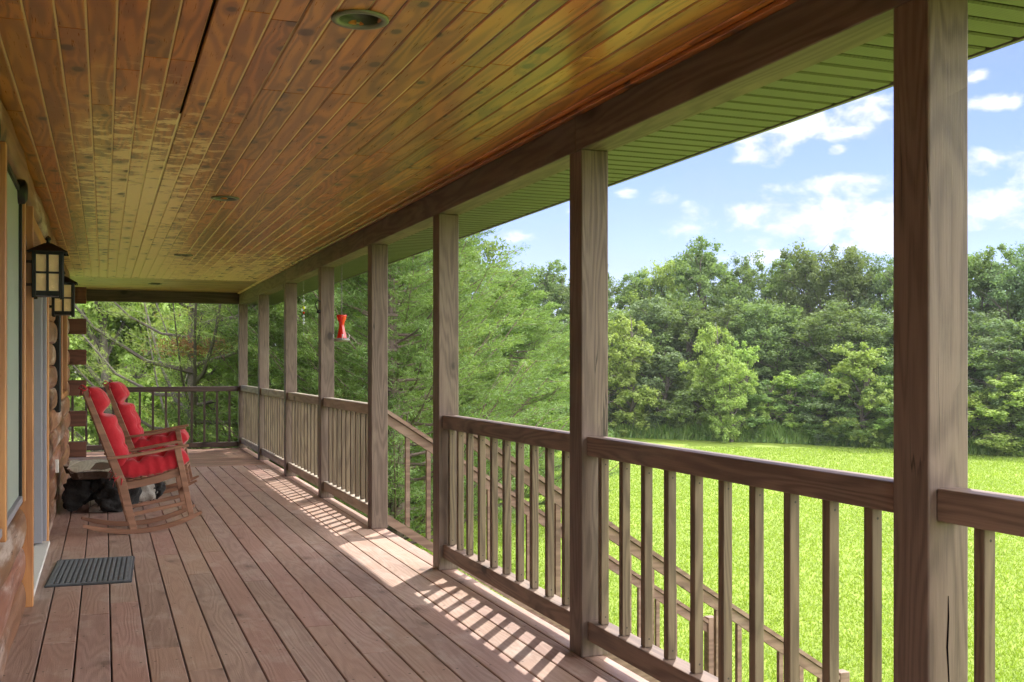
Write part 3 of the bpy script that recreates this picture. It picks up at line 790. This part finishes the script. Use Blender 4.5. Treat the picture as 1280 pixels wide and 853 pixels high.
def blobroot(pts, rads, seed, mat, name):
    """knotty root: tube with strong lumps"""
    rs = random.Random(seed); mb = MB(); n = 22; P_ = [Vector(p) for p in pts]; rings = []
    steps = 10; Q = []; RR = []
    for i in range(len(P_)-1):
        for k in range(steps): f_ = k/steps; Q.append(P_[i].lerp(P_[i+1], f_)); RR.append(rads[i]+(rads[i+1]-rads[i])*f_)
    Q.append(P_[-1]); RR.append(rads[-1]); ph = [rs.random()*6 for _ in range(6)]
    for i, p in enumerate(Q):
        tt = (Q[min(i+1, len(Q)-1)]-Q[max(i-1, 0)]).normalized(); u = tt.cross(Vector((.3, .9, .1))).normalized(); w = tt.cross(u).normalized(); ring = []
        for k in range(n):
            a = 2*math.pi*k/n
            r = RR[i]*(1+.22*math.sin(3*a+i*.33+ph[0])+.15*math.sin(5*a-i*.5+ph[1])+.10*math.sin(9*a+i*.9+ph[2])+.10*math.sin(i*.8+ph[3]))
            ring.append(mb.bm.verts.new(p+(u*math.cos(a)+w*math.sin(a))*r))
        rings.append(ring)
    for i in range(len(rings)-1):
        for k in range(n): mb.bm.faces.new([rings[i][k], rings[i][(k+1) % n], rings[i+1][(k+1) % n], rings[i+1][k]])
    mb.bm.faces.new(rings[0]); mb.bm.faces.new(rings[-1][::-1])
    for v in mb.bm.verts: v.co.z = min(max(v.co.z, .002), .345)
    return mb.build(name, mat, tb, True)
blobroot([(-.10, -.25, .37), (-.20, -.30, .22), (-.27, -.33, .12), (-.30, -.32, .03)], [.14, .12, .09, .05], 1, M['root'], 'root')
blobroot([(.00, -.20, .37), (.08, -.35, .22), (.06, -.42, .10), (.04, -.46, .02)], [.18, .15, .12, .09], 2, M['root'], 'root')
blobroot([(-.06, -.30, .33), (.10, -.34, .30), (.20, -.30, .18), (.24, -.25, .03)], [.13, .15, .11, .07], 3, M['root'], 'root')
blobroot([(.02, -.10, .34), (.22, -.10, .22), (.36, -.06, .15), (.46, .02, .10)], [.16, .13, .10, .06], 4, M['rootpale'], 'root')
blobroot([(.40, .0, .16), (.47, .02, .15), (.53, .02, .10)], [.05, .09, .06], 5, M['root'], 'root')
blobroot([(-.05, .25, .36), (-.15, .35, .18), (-.22, .40, .02)], [.15, .12, .08], 6, M['root'], 'root')
blobroot([(.10, .25, .36), (.22, .36, .18), (.28, .42, .02)], [.15, .12, .08], 7, M['root'], 'root')
blobroot([(-.02, -.40, .04), (-.12, -.36, .02)], [.05, .03], 8, M['rootpale'], 'root')

# ------------------------------------------------------------------ feeder and bead string hanging from the beam
fd = empty('hummingbird_feeder', (2.214, 10.52, 1.60), label='red glass hummingbird feeder on a chain, hanging between the fourth and fifth posts', cat='bird feeder')
mb = MB(); mb.lathe([(.001, .270), (.050, .270), (.052, .262), (.044, .235), (.028, .185), (.026, .165), (.034, .11), (.050, .045), (.052, .035), (.001, .035)], 22); mb.build('bottle', M['redglass'], fd, True)
mb = MB(); mb.lathe([(.001, .0), (.055, .004), (.078, .016), (.080, .024), (.066, .036), (.001, .040)], 22); mb.build('base', M['feedbase'], fd, True)
mb = MB()
for a in (.4, 2.5, 4.6): mb.tube([(.075*math.cos(a), .075*math.sin(a), .02), (.088*math.cos(a), .088*math.sin(a), .05), (.09*math.cos(a), .09*math.sin(a), .075)], .006, 6)
mb.build('perch', M['clear'], fd, True)
mb = MB(); z = .275; k = 0
while z < .745:
    a = (k % 2)*math.pi/2; u = Vector((math.cos(a), math.sin(a), 0)); pts = []
    for j in range(9):
        b = 2*math.pi*j/8; pts.append(Vector((0, 0, z+.013))+u*.006*math.cos(b)+Vector((0, 0, .016))*math.sin(b))
    mb.tube(pts, .0030, 5, cap=False); z += .025; k += 1
mb.tube([(0, 0, .742), (0, 0, .757), (.012, 0, .768), (.012, 0, .779)], .003, 6)
mb.build('chain', M['feedbase'], fd, True)
wc = empty('bead_string', (2.252, 12.90, 1.72), label='string of clear glass beads with a yellow one, hanging between the fifth and sixth posts', cat='wind chime')
mb = MB(); mb.tube([(0, 0, 0), (0, 0, .658)], .0012, 4); mb.build('cord', M['feedbase'], wc)
def beads(lst, mat):
    for z, r in lst:
        mb = MB(); mb.lathe([(.001, z-r*1.3), (r*.8, z-r*.5), (r, z), (r*.8, z+r*.5), (.001, z+r*1.3)], 8); mb.build('bead', mat, wc)
beads([(.02, .008), (.16, .016), (.20, .014), (.24, .012), (.43, .022), (.48, .012), (.55, .006)], M['clear']); beads([(.34, .018)], M['yellow']); beads([(.28, .013)], M['redglass'])
for z, s_ in ((.33, 1), (.30, -1)):
    mb = MB(); mb.box((s_*.018-.01, -.002, z), (s_*.018+.01, .002, z+.03), .001); mb.build('leaf_charm', M['clear'], wc)

#SPLIT-OUTDOORS
exec_outdoor = True
# ------------------------------------------------------------------ ground
GZ = -2.2
def ground_h(x, y): return GZ + .10*math.sin(x*.09+1)*math.sin(y*.07) * min(1, max(0, (math.hypot(x, y)-14)/20))
mg = bpy.data.materials.new('lawn'); mg.use_nodes = True; g = NT(mg.node_tree); P = mg.node_tree.nodes['Principled BSDF']
oc = g.new('ShaderNodeTexCoord').outputs['Object']
LAWN_D, LAWN_L = (.145, .215, .022), (.235, .300, .044)
n1 = g.noise(oc, .35, 5, .6); n2 = g.noise(oc, 6, 6, .7); n3 = g.noise(oc, 40, 3, .6)
tt = g.math('ADD', g.math('MULTIPLY', n1, .45), g.math('ADD', g.math('MULTIPLY', n2, .35), g.math('MULTIPLY', n3, .3)))
c = g.mix(g.smooth(tt, .38, .70), LAWN_D, LAWN_L)
c = g.mix(g.math('MULTIPLY', g.smooth(g.noise(oc, .8, 6, .7), .55, .7), .35), c, (.32, .36, .09))
g.put(P.inputs['Base Color'], c); P.inputs['Roughness'].default_value = .8; P.inputs['Specular IOR Level'].default_value = .2
b = g.new('ShaderNodeBump'); b.inputs['Strength'].default_value = .7; b.inputs['Distance'].default_value = .05; g.put(b.inputs['Height'], g.math('ADD', n2, g.math('MULTIPLY', n3, .6))); g.l.new(b.outputs[0], P.inputs['Normal'])
bm = bmesh.new(); N = 120; S = 320; V = {}
for i in range(N+1):
    for j in range(N+1):
        u, v = 2*i/N-1, 2*j/N-1; x = 20+S*math.copysign(abs(u)**1.7, u); y = 20+S*math.copysign(abs(v)**1.7, v)
        V[i, j] = bm.verts.new((x, y, ground_h(x, y)))
for i in range(N):
    for j in range(N): bm.faces.new([V[i, j], V[i+1, j], V[i+1, j+1], V[i, j+1]])
me = bpy.data.meshes.new('lawn'); bm.to_mesh(me); bm.free(); tag(link('lawn', me, mg, None, True), kind='structure')

# ------------------------------------------------------------------ foliage
def leafmat(name, c1, c2, trans=.35, c3=None):
    m = bpy.data.materials.new(name); m.use_nodes = True; g = NT(m.node_tree); g.n.clear()
    at_ = g.new('ShaderNodeAttribute', attribute_name='lr'); v = at_.outputs['Fac']
    oi = g.new('ShaderNodeObjectInfo').outputs['Random']
    c = g.mix(v, c1, c2)
    if c3: c = g.mix(g.math('MULTIPLY', g.math('GREATER_THAN', v, .93), .8), c, c3)
    hv = g.new('ShaderNodeHueSaturation'); g.put(hv.inputs['Color'], c); g.put(hv.inputs['Value'], g.math('ADD', .85, g.math('MULTIPLY', oi, .3))); g.put(hv.inputs['Hue'], g.math('ADD', .488, g.math('MULTIPLY', oi, .024)))
    d = g.new('ShaderNodeBsdfDiffuse'); g.l.new(hv.outputs[0], d.inputs[0])
    t = g.new('ShaderNodeBsdfTranslucent'); tcx = g.mix(1.0, hv.outputs[0], (1.5, 1.6, .7), 'MULTIPLY'); g.put(t.inputs[0], tcx)
    gl = g.new('ShaderNodeBsdfGlossy'); gl.inputs['Roughness'].default_value = .55; gl.inputs[0].default_value = (.5, .55, .5, 1)
    a = g.new('ShaderNodeMixShader'); a.inputs[0].default_value = trans; g.l.new(d.outputs[0], a.inputs[1]); g.l.new(t.outputs[0], a.inputs[2])
    b = g.new('ShaderNodeMixShader'); b.inputs[0].default_value = .05; g.l.new(a.outputs[0], b.inputs[1]); g.l.new(gl.outputs[0], b.inputs[2])
    o = g.new('ShaderNodeOutputMaterial'); g.l.new(b.outputs[0], o.inputs[0]); return m
L_OAK = leafmat('oak leaves', (.085, .130, .045), (.175, .230, .078), .42)
L_MID = leafmat('maple leaves', (.095, .155, .045), (.19, .265, .082), .42)
L_LIT = leafmat('light young leaves', (.19, .28, .065), (.34, .43, .11))
L_BLU = leafmat('grey green leaves', (.095, .15, .065), (.18, .245, .11))
L_CED = leafmat('cedar sprays', (.065, .115, .032), (.21, .29, .080), .38, (.26, .20, .10))
L_PIN = leafmat('pine needles', (.15, .21, .07), (.34, .40, .14), .42, (.25, .18, .09))
L_GRS = leafmat('tall grass blades', (.09, .17, .03), (.22, .30, .07), .4)
L_LWN = leafmat('lawn blades', (.165, .235, .026), (.250, .315, .048), .35)
L_DEAD = leafmat('dead needles', (.20, .09, .04), (.30, .15, .07), .2)
BARK = principled('bark', (.115, .095, .078), .9, bump=(18, 1.0, .03), var=.45, ns=7)
BARKR = principled('reddish cedar bark', (.14, .10, .078), .9, bump=(25, 1.0, .02), var=.45, ns=9)

def cards(name, pos, nor, tan, ln, wd, val, mat, parent=None, tip=.35, bend=0):
    """leaf-sized quads: centre pos, normal nor, long axis tan"""
    n = len(pos); nor = nor/np.maximum(np.linalg.norm(nor, axis=1, keepdims=True), 1e-6)
    tan = tan-nor*np.sum(tan*nor, axis=1, keepdims=True); tan /= np.maximum(np.linalg.norm(tan, axis=1, keepdims=True), 1e-6)
    sd = np.cross(nor, tan); ln = ln.reshape(-1, 1); wd = wd.reshape(-1, 1)
    a = pos-tan*ln*.5; b = pos+tan*ln*.5
    v = np.stack([a-sd*wd*.3, pos+sd*wd*-.5+tan*ln*.05, b, pos+sd*wd*.5+tan*ln*.05], axis=1).reshape(-1, 3) if tip < .5 else np.stack([a-sd*wd*.5, a+sd*wd*.5, b+sd*wd*.15, b-sd*wd*.15], axis=1).reshape(-1, 3)
    me = bpy.data.meshes.new(name); me.vertices.add(4*n); me.vertices.foreach_set('co', v.astype(np.float32).ravel())
    me.loops.add(4*n); me.loops.foreach_set('vertex_index', np.arange(4*n, dtype=np.int32))
    me.polygons.add(n); me.polygons.foreach_set('loop_start', np.arange(0, 4*n, 4, dtype=np.int32)); me.polygons.foreach_set('loop_total', np.full(n, 4, dtype=np.int32))
    at_ = me.attributes.new('lr', 'FLOAT', 'FACE'); at_.data.foreach_set('value', val.astype(np.float32))
    me.update(calc_edges=True); me.materials.append(mat)
    return me

def decid(seed, H=12.0, Wd=4.2, base=.12, nl=9, ncl=190, per=95, leaf=.17, low=True, spread=1.0):
    """broadleaf tree, height H, crown radius Wd; returns (trunk mesh, crown mesh)"""
    rs = np.random.RandomState(seed); mb = MB(); r = random.Random(seed)
    bend = [(0, 0, -.3)]; x = y = 0
    for k in range(1, 6):
        x += r.uniform(-.2, .2); y += r.uniform(-.2, .2); bend.append((x, y, H*.82*k/5))
    R0 = H*.018+.04
    mb.tube(bend, [R0*(1-.16*k) for k in range(6)], 8)
    lobes = []
    for i in range(nl):
        f_ = base+(1-base)*((i+.5)/nl); a = i*2.4+r.random()*1.2; prof = math.sin(min(1, (f_*1.12))**.8*math.pi*.93)**.6 if low else math.sin(f_*math.pi*.9)**.8
        rr = Wd*(.30+.55*r.random())*prof
        if i >= nl-2: rr *= .35
        c = np.array([math.cos(a)*rr, math.sin(a)*rr, H*f_*.93]); lr = Wd*(.30+.22*r.random())*spread
        lobes.append((c, lr))
        t0 = max(.15, f_*.7)*H*.82; k = min(4, int(t0/(H*.82)*5)); b0 = Vector(bend[k]).lerp(Vector(bend[k+1]), t0/(H*.82)*5-k)
        mid = b0.lerp(Vector(c), .5)+Vector((r.uniform(-.3, .3), r.uniform(-.3, .3), r.uniform(.1, .5)))
        mb.tube([b0, mid, Vector(c)], [R0*.42, R0*.28, R0*.10], 6)
        for q in range(5):
            d = Vector((r.gauss(0, 1), r.gauss(0, 1), r.gauss(.4, .8))).normalized()*lr*.85
            m2 = Vector(c)*.999; mb.tube([mid.lerp(m2, .6), m2+d*.5+Vector((0, 0, .1)), m2+d], [R0*.13, R0*.08, R0*.03], 5)
    C = []; RR = []
    for i in range(ncl):
        c, lr = lobes[rs.randint(len(lobes))]; d = rs.normal(size=3); d /= np.linalg.norm(d); d[2] = abs(d[2])*1.0 if rs.rand() < .25 else d[2]
        C.append(c+d*lr*(rs.rand()**.4)*np.array([1, 1, .85])); RR.append(rs.uniform(.22, .58)*Wd/4.2*1.1)
    C = np.array(C); RR = np.array(RR); cl = rs.uniform(0, 1, ncl)
    n = ncl*per; idx = np.repeat(np.arange(ncl), per); d = rs.normal(size=(n, 3)); d /= np.linalg.norm(d, axis=1, keepdims=True)
    rad = rs.rand(n, 1)**.45; pos = C[idx]+d*rad*RR[idx][:, None]*np.array([1.0, 1.0, .90])*(1+.25*np.sin(d[:, :1]*7+cl[idx][:, None]*20))
    nor = d*.65+np.array([0, 0, .30])+rs.normal(size=(n, 3))*.6
    tan = rs.normal(size=(n, 3))+np.array([0, 0, -.5]); ln = leaf*rs.uniform(.7, 1.35, n); wd = ln*rs.uniform(.5, .75, n)
    val = np.clip(cl[idx]*.55+rs.rand(n)*.45, 0, 1)
    cm = cards('crown', pos, nor, tan, ln, wd, val, L_OAK)
    bmesh.ops.recalc_face_normals(mb.bm, faces=mb.bm.faces[:]); tm = bpy.data.meshes.new('trunk'); mb.bm.to_mesh(tm); mb.bm.free(); tm.materials.append(BARK)
    return tm, cm
def conifer(seed, H=8.0, Wd=2.4, nb=150, sub=7, per=60, ln=.11, wd=.02, lift=.35, low=.02, shape=.7, droop=0, clear=.25, mat=None, topth=1.0, bark=None, spray=.10):
    """cedar / pine: trunk, real branches, fine sprays of foliage along the outer part of each"""
    rs = np.random.RandomState(seed); r = random.Random(seed); mb = MB()
    tr = [(r.uniform(-.05, .05)*k, r.uniform(-.05, .05)*k, H*k/7-.3*(k == 0)) for k in range(8)]
    R0 = H*.013+.04; mb.tube(tr, [R0*(1-.125*k) for k in range(8)], 9)
    Cs, Ds, Vs = [], [], []
    for i in range(nb):
        f_ = low+(1-low)*((i+r.random())/nb); L = Wd*max(.06, (1-f_)**shape)*(.65+.55*r.random()); a = i*2.399+r.uniform(-.4, .4)
        b0 = Vector((0, 0, H*f_*.98)); d = Vector((math.cos(a), math.sin(a), 0)); lf = lift*r.uniform(.4, 1.5)
        pts = []
        for k in range(5):
            s_ = k/4; pts.append(b0+d*L*s_+Vector((0, 0, L*(lf*s_+(.30-droop)*s_*s_-.10*math.sin(s_*3)))) + Vector((r.uniform(-.05, .05), r.uniform(-.05, .05), 0))*s_)
        mb.tube(pts, [max(.006, L*.013*(1-.2*k)) for k in range(5)], 5)
        bc = r.random()
        for j in range(sub):
            s_ = clear+(1-clear)*(j+r.random())/sub; k = min(3, int(s_*4)); p = pts[k].lerp(pts[k+1], s_*4-k)
            sd = d.cross(Vector((0, 0, 1)))*(1 if j % 2 else -1)
            dd = (d*.75+sd*r.uniform(.2, 1.0)+Vector((0, 0, r.uniform(.0, .6)))).normalized(); l2 = L*.30*(1.15-s_*.55)+.10
            e = p+dd*l2; mb.tube([p, e], [.006, .002], 4)
            m = max(4, int(per*(.5+l2)));
            for q in range(2):
                t_ = rs.rand(m//2+1); c = np.array(p)[None]+np.array(dd)[None]*l2*t_[:, None]
                c = c+rs.normal(size=c.shape)*spray*np.array([1, 1, .55])*(.35+.45*L/Wd)
                Cs.append(c); Ds.append(np.repeat(np.array(dd)[None], len(c), 0)); Vs.append(np.full(len(c), bc*.5+r.random()*.2))
    pos = np.concatenate(Cs); D_ = np.concatenate(Ds); v = np.concatenate(Vs); n = len(pos)
    tan = D_+rs.normal(size=(n, 3))*.55+np.array([0, 0, .25]); nor = rs.normal(size=(n, 3))*.7+np.array([0, 0, .8])
    l_ = ln*rs.uniform(.6, 1.5, n); w_ = wd*rs.uniform(.7, 1.5, n)
    cm = cards('crown', pos, nor, tan, l_, w_, np.clip(v+rs.rand(n)*.34, 0, 1), mat or L_CED)
    bmesh.ops.recalc_face_normals(mb.bm, faces=mb.bm.faces[:]); tm = bpy.data.meshes.new('trunk'); mb.bm.to_mesh(tm); mb.bm.free(); tm.materials.append(bark or BARKR)
    return tm, cm
def plant(meshes, name, x, y, s, rz, label, cat='tree', group=None, mat=None, z=None):
    tm, cm = meshes; t = empty(name, (x, y, (ground_h(x, y) if z is None else z)), rz, label, cat, group); t.scale = s
    link('trunk', tm, None, t); c = link('crown', cm, None, t)
    if mat:
        c.material_slots[0].link = 'OBJECT'; c.material_slots[0].material = mat
    return t
big = [decid(101, nl=18, ncl=380, per=100, leaf=.17), decid(102, nl=19, ncl=380, per=100, leaf=.17, Wd=4.6), decid(103, nl=17, ncl=360, per=100, leaf=.17, Wd=3.8), decid(104, nl=20, ncl=390, per=100, leaf=.16, Wd=4.4)]
small = [decid(201, H=6, Wd=2.4, nl=13, ncl=190, per=110, leaf=.13, base=.05), decid(202, H=6, Wd=2.0, nl=13, ncl=180, per=110, leaf=.13, base=.05), decid(203, H=6, Wd=2.8, nl=15, ncl=200, per=100, leaf=.13, base=.05)]
def hz(yt, d): return (456.5-yt)*d/F+EYE-GZ
ORD = ['first', 'second', 'third', 'fourth', 'fifth', 'sixth', 'seventh', 'eighth', 'ninth', 'tenth', 'eleventh', 'twelfth', 'thirteenth', 'fourteenth', 'fifteenth', 'sixteenth', 'seventeenth', 'eighteenth', 'nineteenth', 'twentieth']
mats = {'o': L_OAK, 'm': L_MID, 'l': L_LIT, 'b': L_BLU}
rr_ = random.Random(31)
# tall trees at the back of the field: px, distance, top, width factor, leaf colour
back = [(585, 68, 318, 1.0, 'm'), (640, 70, 334, 1.0, 'm'), (690, 69, 330, 1.0, 'm'), (737, 68, 326, .9, 'o'), (790, 66, 340, 1.0, 'm'), (838, 66, 322, .95, 'l'), (880, 62, 302, 1.0, 'o'),
        (930, 63, 322, .9, 'o'), (975, 62, 322, .9, 'm'), (1012, 60, 308, .95, 'o'), (1058, 58, 312, 1.0, 'o'), (1100, 58, 322, .9, 'b'), (1150, 56, 318, 1.0, 'o'), (1195, 54, 312, 1.0, 'm'),
        (1238, 52, 310, 1.0, 'm'), (1282, 50, 308, 1.05, 'b'), (1335, 49, 300, 1.1, 'o'), (1390, 48, 300, 1.1, 'm')]
for i, (px, d, yt, wf, mk) in enumerate(back):
    x, y = at(px, d); Ht = hz(yt, d)*1.0
    look = {'o': 'dark green oak', 'm': 'mid green leafy tree', 'l': 'bright green tree', 'b': 'grey green tree'}[mk]
    plant(big[i % 4], 'broadleaf_tree', x, y, (wf*Ht/12.2, wf*Ht/12.2, Ht/12.2), rr_.random()*6.28, 'tall %s, %s from left in the back row of the wood' % (look, ORD[i]), 'tree', 'tall trees along the back of the field', mats[mk])
mid = [(560, 60, 372, 1.0, 'm'), (612, 60, 380, 1, 'm'), (668, 60, 392, 1, 'm'), (715, 60, 400, 1.0, 'b'), (770, 58, 385, 1.1, 'm'), (815, 58, 372, 1.0, 'b'), (862, 57, 378, 1.0, 'm'), (915, 56, 385, .95, 'o'), (955, 55, 375, 1.0, 'o'),
       (1000, 54, 392, 1.0, 'o'), (1045, 52, 378, 1.0, 'o'), (1090, 52, 388, 1.0, 'b'), (1140, 50, 390, 1.0, 'o'), (1190, 48, 395, 1.0, 'm'), (1225, 47, 390, 1.0, 'b'), (1265, 45, 400, 1.0, 'b'), (1310, 44, 395, 1.0, 'm')]
for i, (px, d, yt, wf, mk) in enumerate(mid):
    x, y = at(px, d); Ht = hz(yt, d)
    look = {'o': 'dark green tree', 'm': 'mid green tree', 'b': 'grey green tree'}[mk]
    plant(big[(i*3+1) % 4], 'broadleaf_tree', x, y, (wf*.80, wf*.80, Ht/12.2), rr_.random()*6.28, '%s, %s from left in the middle row of the wood' % (look, ORD[i]), 'tree', 'middle row of trees at the edge of the wood', mats[mk])
front = [(655, 54, 450, 1.0, 'm'), (700, 54, 448, 1.0, 'l'), (742, 54, 452, 1.0, 'b'), (785, 53, 402, 1.15, 'l'), (828, 53, 432, 1.1, 'b'), (868, 52, 470, .9, 'm'), (893, 51, 412, .85, 'l'), (930, 51, 425, .7, 'l'), (915, 49.5, 455, .6, 'l'), (965, 50, 480, .9, 'm'),
         (992, 49.5, 462, .95, 'l'), (1022, 49, 470, .9, 'm'), (1048, 48, 480, .8, 'b'), (1078, 47, 426, .95, 'l'), (1108, 47, 470, .9, 'm'), (1150, 46, 470, 1, 'l'), (1192, 45, 470, 1, 'm'), (1222, 43.5, 492, 1, 'l'), (1252, 43, 470, 1, 'l'), (1282, 42.5, 480, 1, 'm')]
for i, (px, d, yt, wf, mk) in enumerate(front):
    x, y = at(px, d); Ht = hz(yt, d)
    look = {'m': 'mid green bushy young tree', 'l': 'pale yellow green young tree', 'b': 'grey green bushy tree'}[mk]
    plant(small[i % 3], 'young_tree', x, y, (wf*1.05, wf*1.05, Ht/6.0), rr_.random()*6.28, '%s by the lawn, %s from left in the front row' % (look, ORD[i]), 'tree', 'young trees along the edge of the lawn', mats[mk])
# woods behind the left half of the porch
left = [(20, 42, 'l'), (75, 44, 'l'), (130, 40, 'l'), (185, 44, 'l'), (240, 41, 'l'), (300, 43, 'l'), (355, 42, 'l'), (410, 44, 'l'), (465, 43, 'm'), (520, 46, 'm')]
for i, (px, d, mk) in enumerate(left):
    x, y = at(px, d)
    plant(big[(i*3+2) % 4], 'broadleaf_tree', x, y, (.95, .95, rr_.uniform(.85, 1.0)), rr_.random()*6.28, '%s leafy tree far behind the porch end, %s from the left' % ({'l': 'pale green', 'm': 'mid green'}[mk], ORD[i]), 'tree', 'trees behind the far end of the porch', mats[mk])
# cedars and the open pine close to the porch
c1 = conifer(301, 9.5, 2.9, nb=190, sub=9, per=150, ln=.085, wd=.013); c2 = conifer(302, 8.0, 2.7, nb=170, sub=9, per=150, lift=.5, ln=.085, wd=.013); c3 = conifer(303, 7.0, 3.0, nb=150, sub=9, per=160, lift=.2, shape=.55, ln=.085, wd=.013)
ced = [(c1, 497, 19.5, 1.0, 'large feathery cedar rising behind the stair opening, nearest the deck'), (c2, 400, 22.5, 1.08, 'cedar showing between the fourth and sixth posts behind the red feeder'),
       (c3, 640, 25.5, .81, 'broad cedar to the left of the second post, with thin sprigs against the sky'), (c2, 555, 24.5, .73, 'cedar seen past the right side of the third post'),
       (c1, 335, 25, .95, 'cedar filling the gap between the last porch posts'), (c3, 455, 26, 1.05, 'cedar behind the large one at the stair opening')]
for k, (m_, px, d, s_, lb) in enumerate(ced):
    x, y = at(px, d); plant(m_, 'cedar_tree', x, y, (s_, s_, s_), k*1.3, lb, 'tree', 'cedars beside the porch')
pn = conifer(310, 9.0, 4.6, nb=50, sub=8, per=75, ln=.11, wd=.012, lift=.28, low=.06, shape=.45, droop=-.25, clear=.35, mat=L_PIN, bark=BARK, spray=.13)
x, y = at(243, 23.0); pt = plant(pn, 'pine_tree', x, y, (.98, .98, .98), .6, 'open pine with long sweeping bare branches beyond the end railing', 'tree')
rs = np.random.RandomState(5); n = 1500; pos = np.array([0, 0, 4.0])+rs.normal(size=(n, 3))*np.array([.38, .38, .10])
link('dead_clump', cards('dead_clump', pos, rs.normal(size=(n, 3)), rs.normal(size=(n, 3)), np.full(n, .12), np.full(n, .02), rs.rand(n), L_DEAD), None, pt)
# sapling by the stairs
sp = decid(401, H=2.2, Wd=.5, nl=5, ncl=26, per=26, leaf=.085, base=.1)
x, y = at(726, 14.5); plant(sp, 'sapling', x, y, (.85, .85, .78), 0, 'thin young sapling with pale leaves standing in the lawn beyond the stairs', 'sapling', None, L_LIT)

# ------------------------------------------------------------------ tall grass at the wood's edge, and lawn blades
def strip_pts(n, rs):
    A = np.array([at(560, 57), at(700, 54.5), at(770, 52.5), at(900, 50), at(1000, 48.2), at(1110, 46), at(1210, 43), at(1330, 41)])
    k = rs.randint(0, len(A)-1, n); f_ = rs.rand(n, 1); p = A[k]*(1-f_)+A[k+1]*f_
    return p
rs = np.random.RandomState(77); n = 42000; p = strip_pts(n, rs); dep = rs.rand(n)**1.5*3.0; p = p+np.stack([dep*.75, dep*.65], 1)
clump = .5+.5*np.sin(p[:, 0]*1.7)*np.sin(p[:, 1]*1.3+1)
hgt = (.45+.55*clump*rs.rand(n))*rs.uniform(.6, 1.2, n); pos = np.stack([p[:, 0], p[:, 1], GZ+hgt*.45*1.0], 1)
tan = np.stack([rs.normal(size=n)*.25, rs.normal(size=n)*.25, np.ones(n)], 1); nor = np.stack([rs.normal(size=n), rs.normal(size=n), rs.normal(size=n)*.3], 1)
o = link('tall_grass', cards('tall_grass', pos, nor, tan, hgt, rs.uniform(.05, .10, n), rs.rand(n), L_GRS, tip=1), None); tag(o, 'band of tall unmown grass and weeds along the foot of the wood', 'grass', kind='stuff')
n = 260000; u = rs.rand(n); d = 8+38*u**1.35; l = (rs.rand(n)*1.25-.42)*d; x = cs*l*.62+sn*d+.0; y = cs*d-sn*l*.62
keep = (x > 2.6); x, y, d = x[keep], y[keep], d[keep]; n = len(x)
h = rs.uniform(.016, .036, n)*(1+d/40)
pos = np.stack([x, y, np.array([ground_h(a, b) for a, b in zip(x, y)])+h*.4], 1); tan = np.stack([rs.normal(size=n)*.6, rs.normal(size=n)*.6, np.ones(n)], 1); nor = np.stack([rs.normal(size=n), rs.normal(size=n), rs.normal(size=n)*.3+.3], 1)
o = link('lawn_grass', cards('lawn_grass', pos, nor, tan, h*1.3, rs.uniform(.010, .018, n)*(1+d/30), rs.rand(n), L_LWN, tip=1), None); tag(o, 'short bright green mown grass covering the lawn', 'grass', kind='stuff')

# ------------------------------------------------------------------ the air
mh = bpy.data.materials.new('haze'); mh.use_nodes = True; g = NT(mh.node_tree); g.n.clear()
v = g.new('ShaderNodeVolumePrincipled'); v.inputs['Color'].default_value = (.93, .96, 1.0, 1); v.inputs['Density'].default_value = .0003; v.inputs['Anisotropy'].default_value = .2
o = g.new('ShaderNodeOutputMaterial'); g.l.new(v.outputs[0], o.inputs['Volume'])
mb = MB(); mb.box((-330, -330, GZ-1.3), (360, 360, 22)); tag(mb.build('haze', mh), kind='stuff')
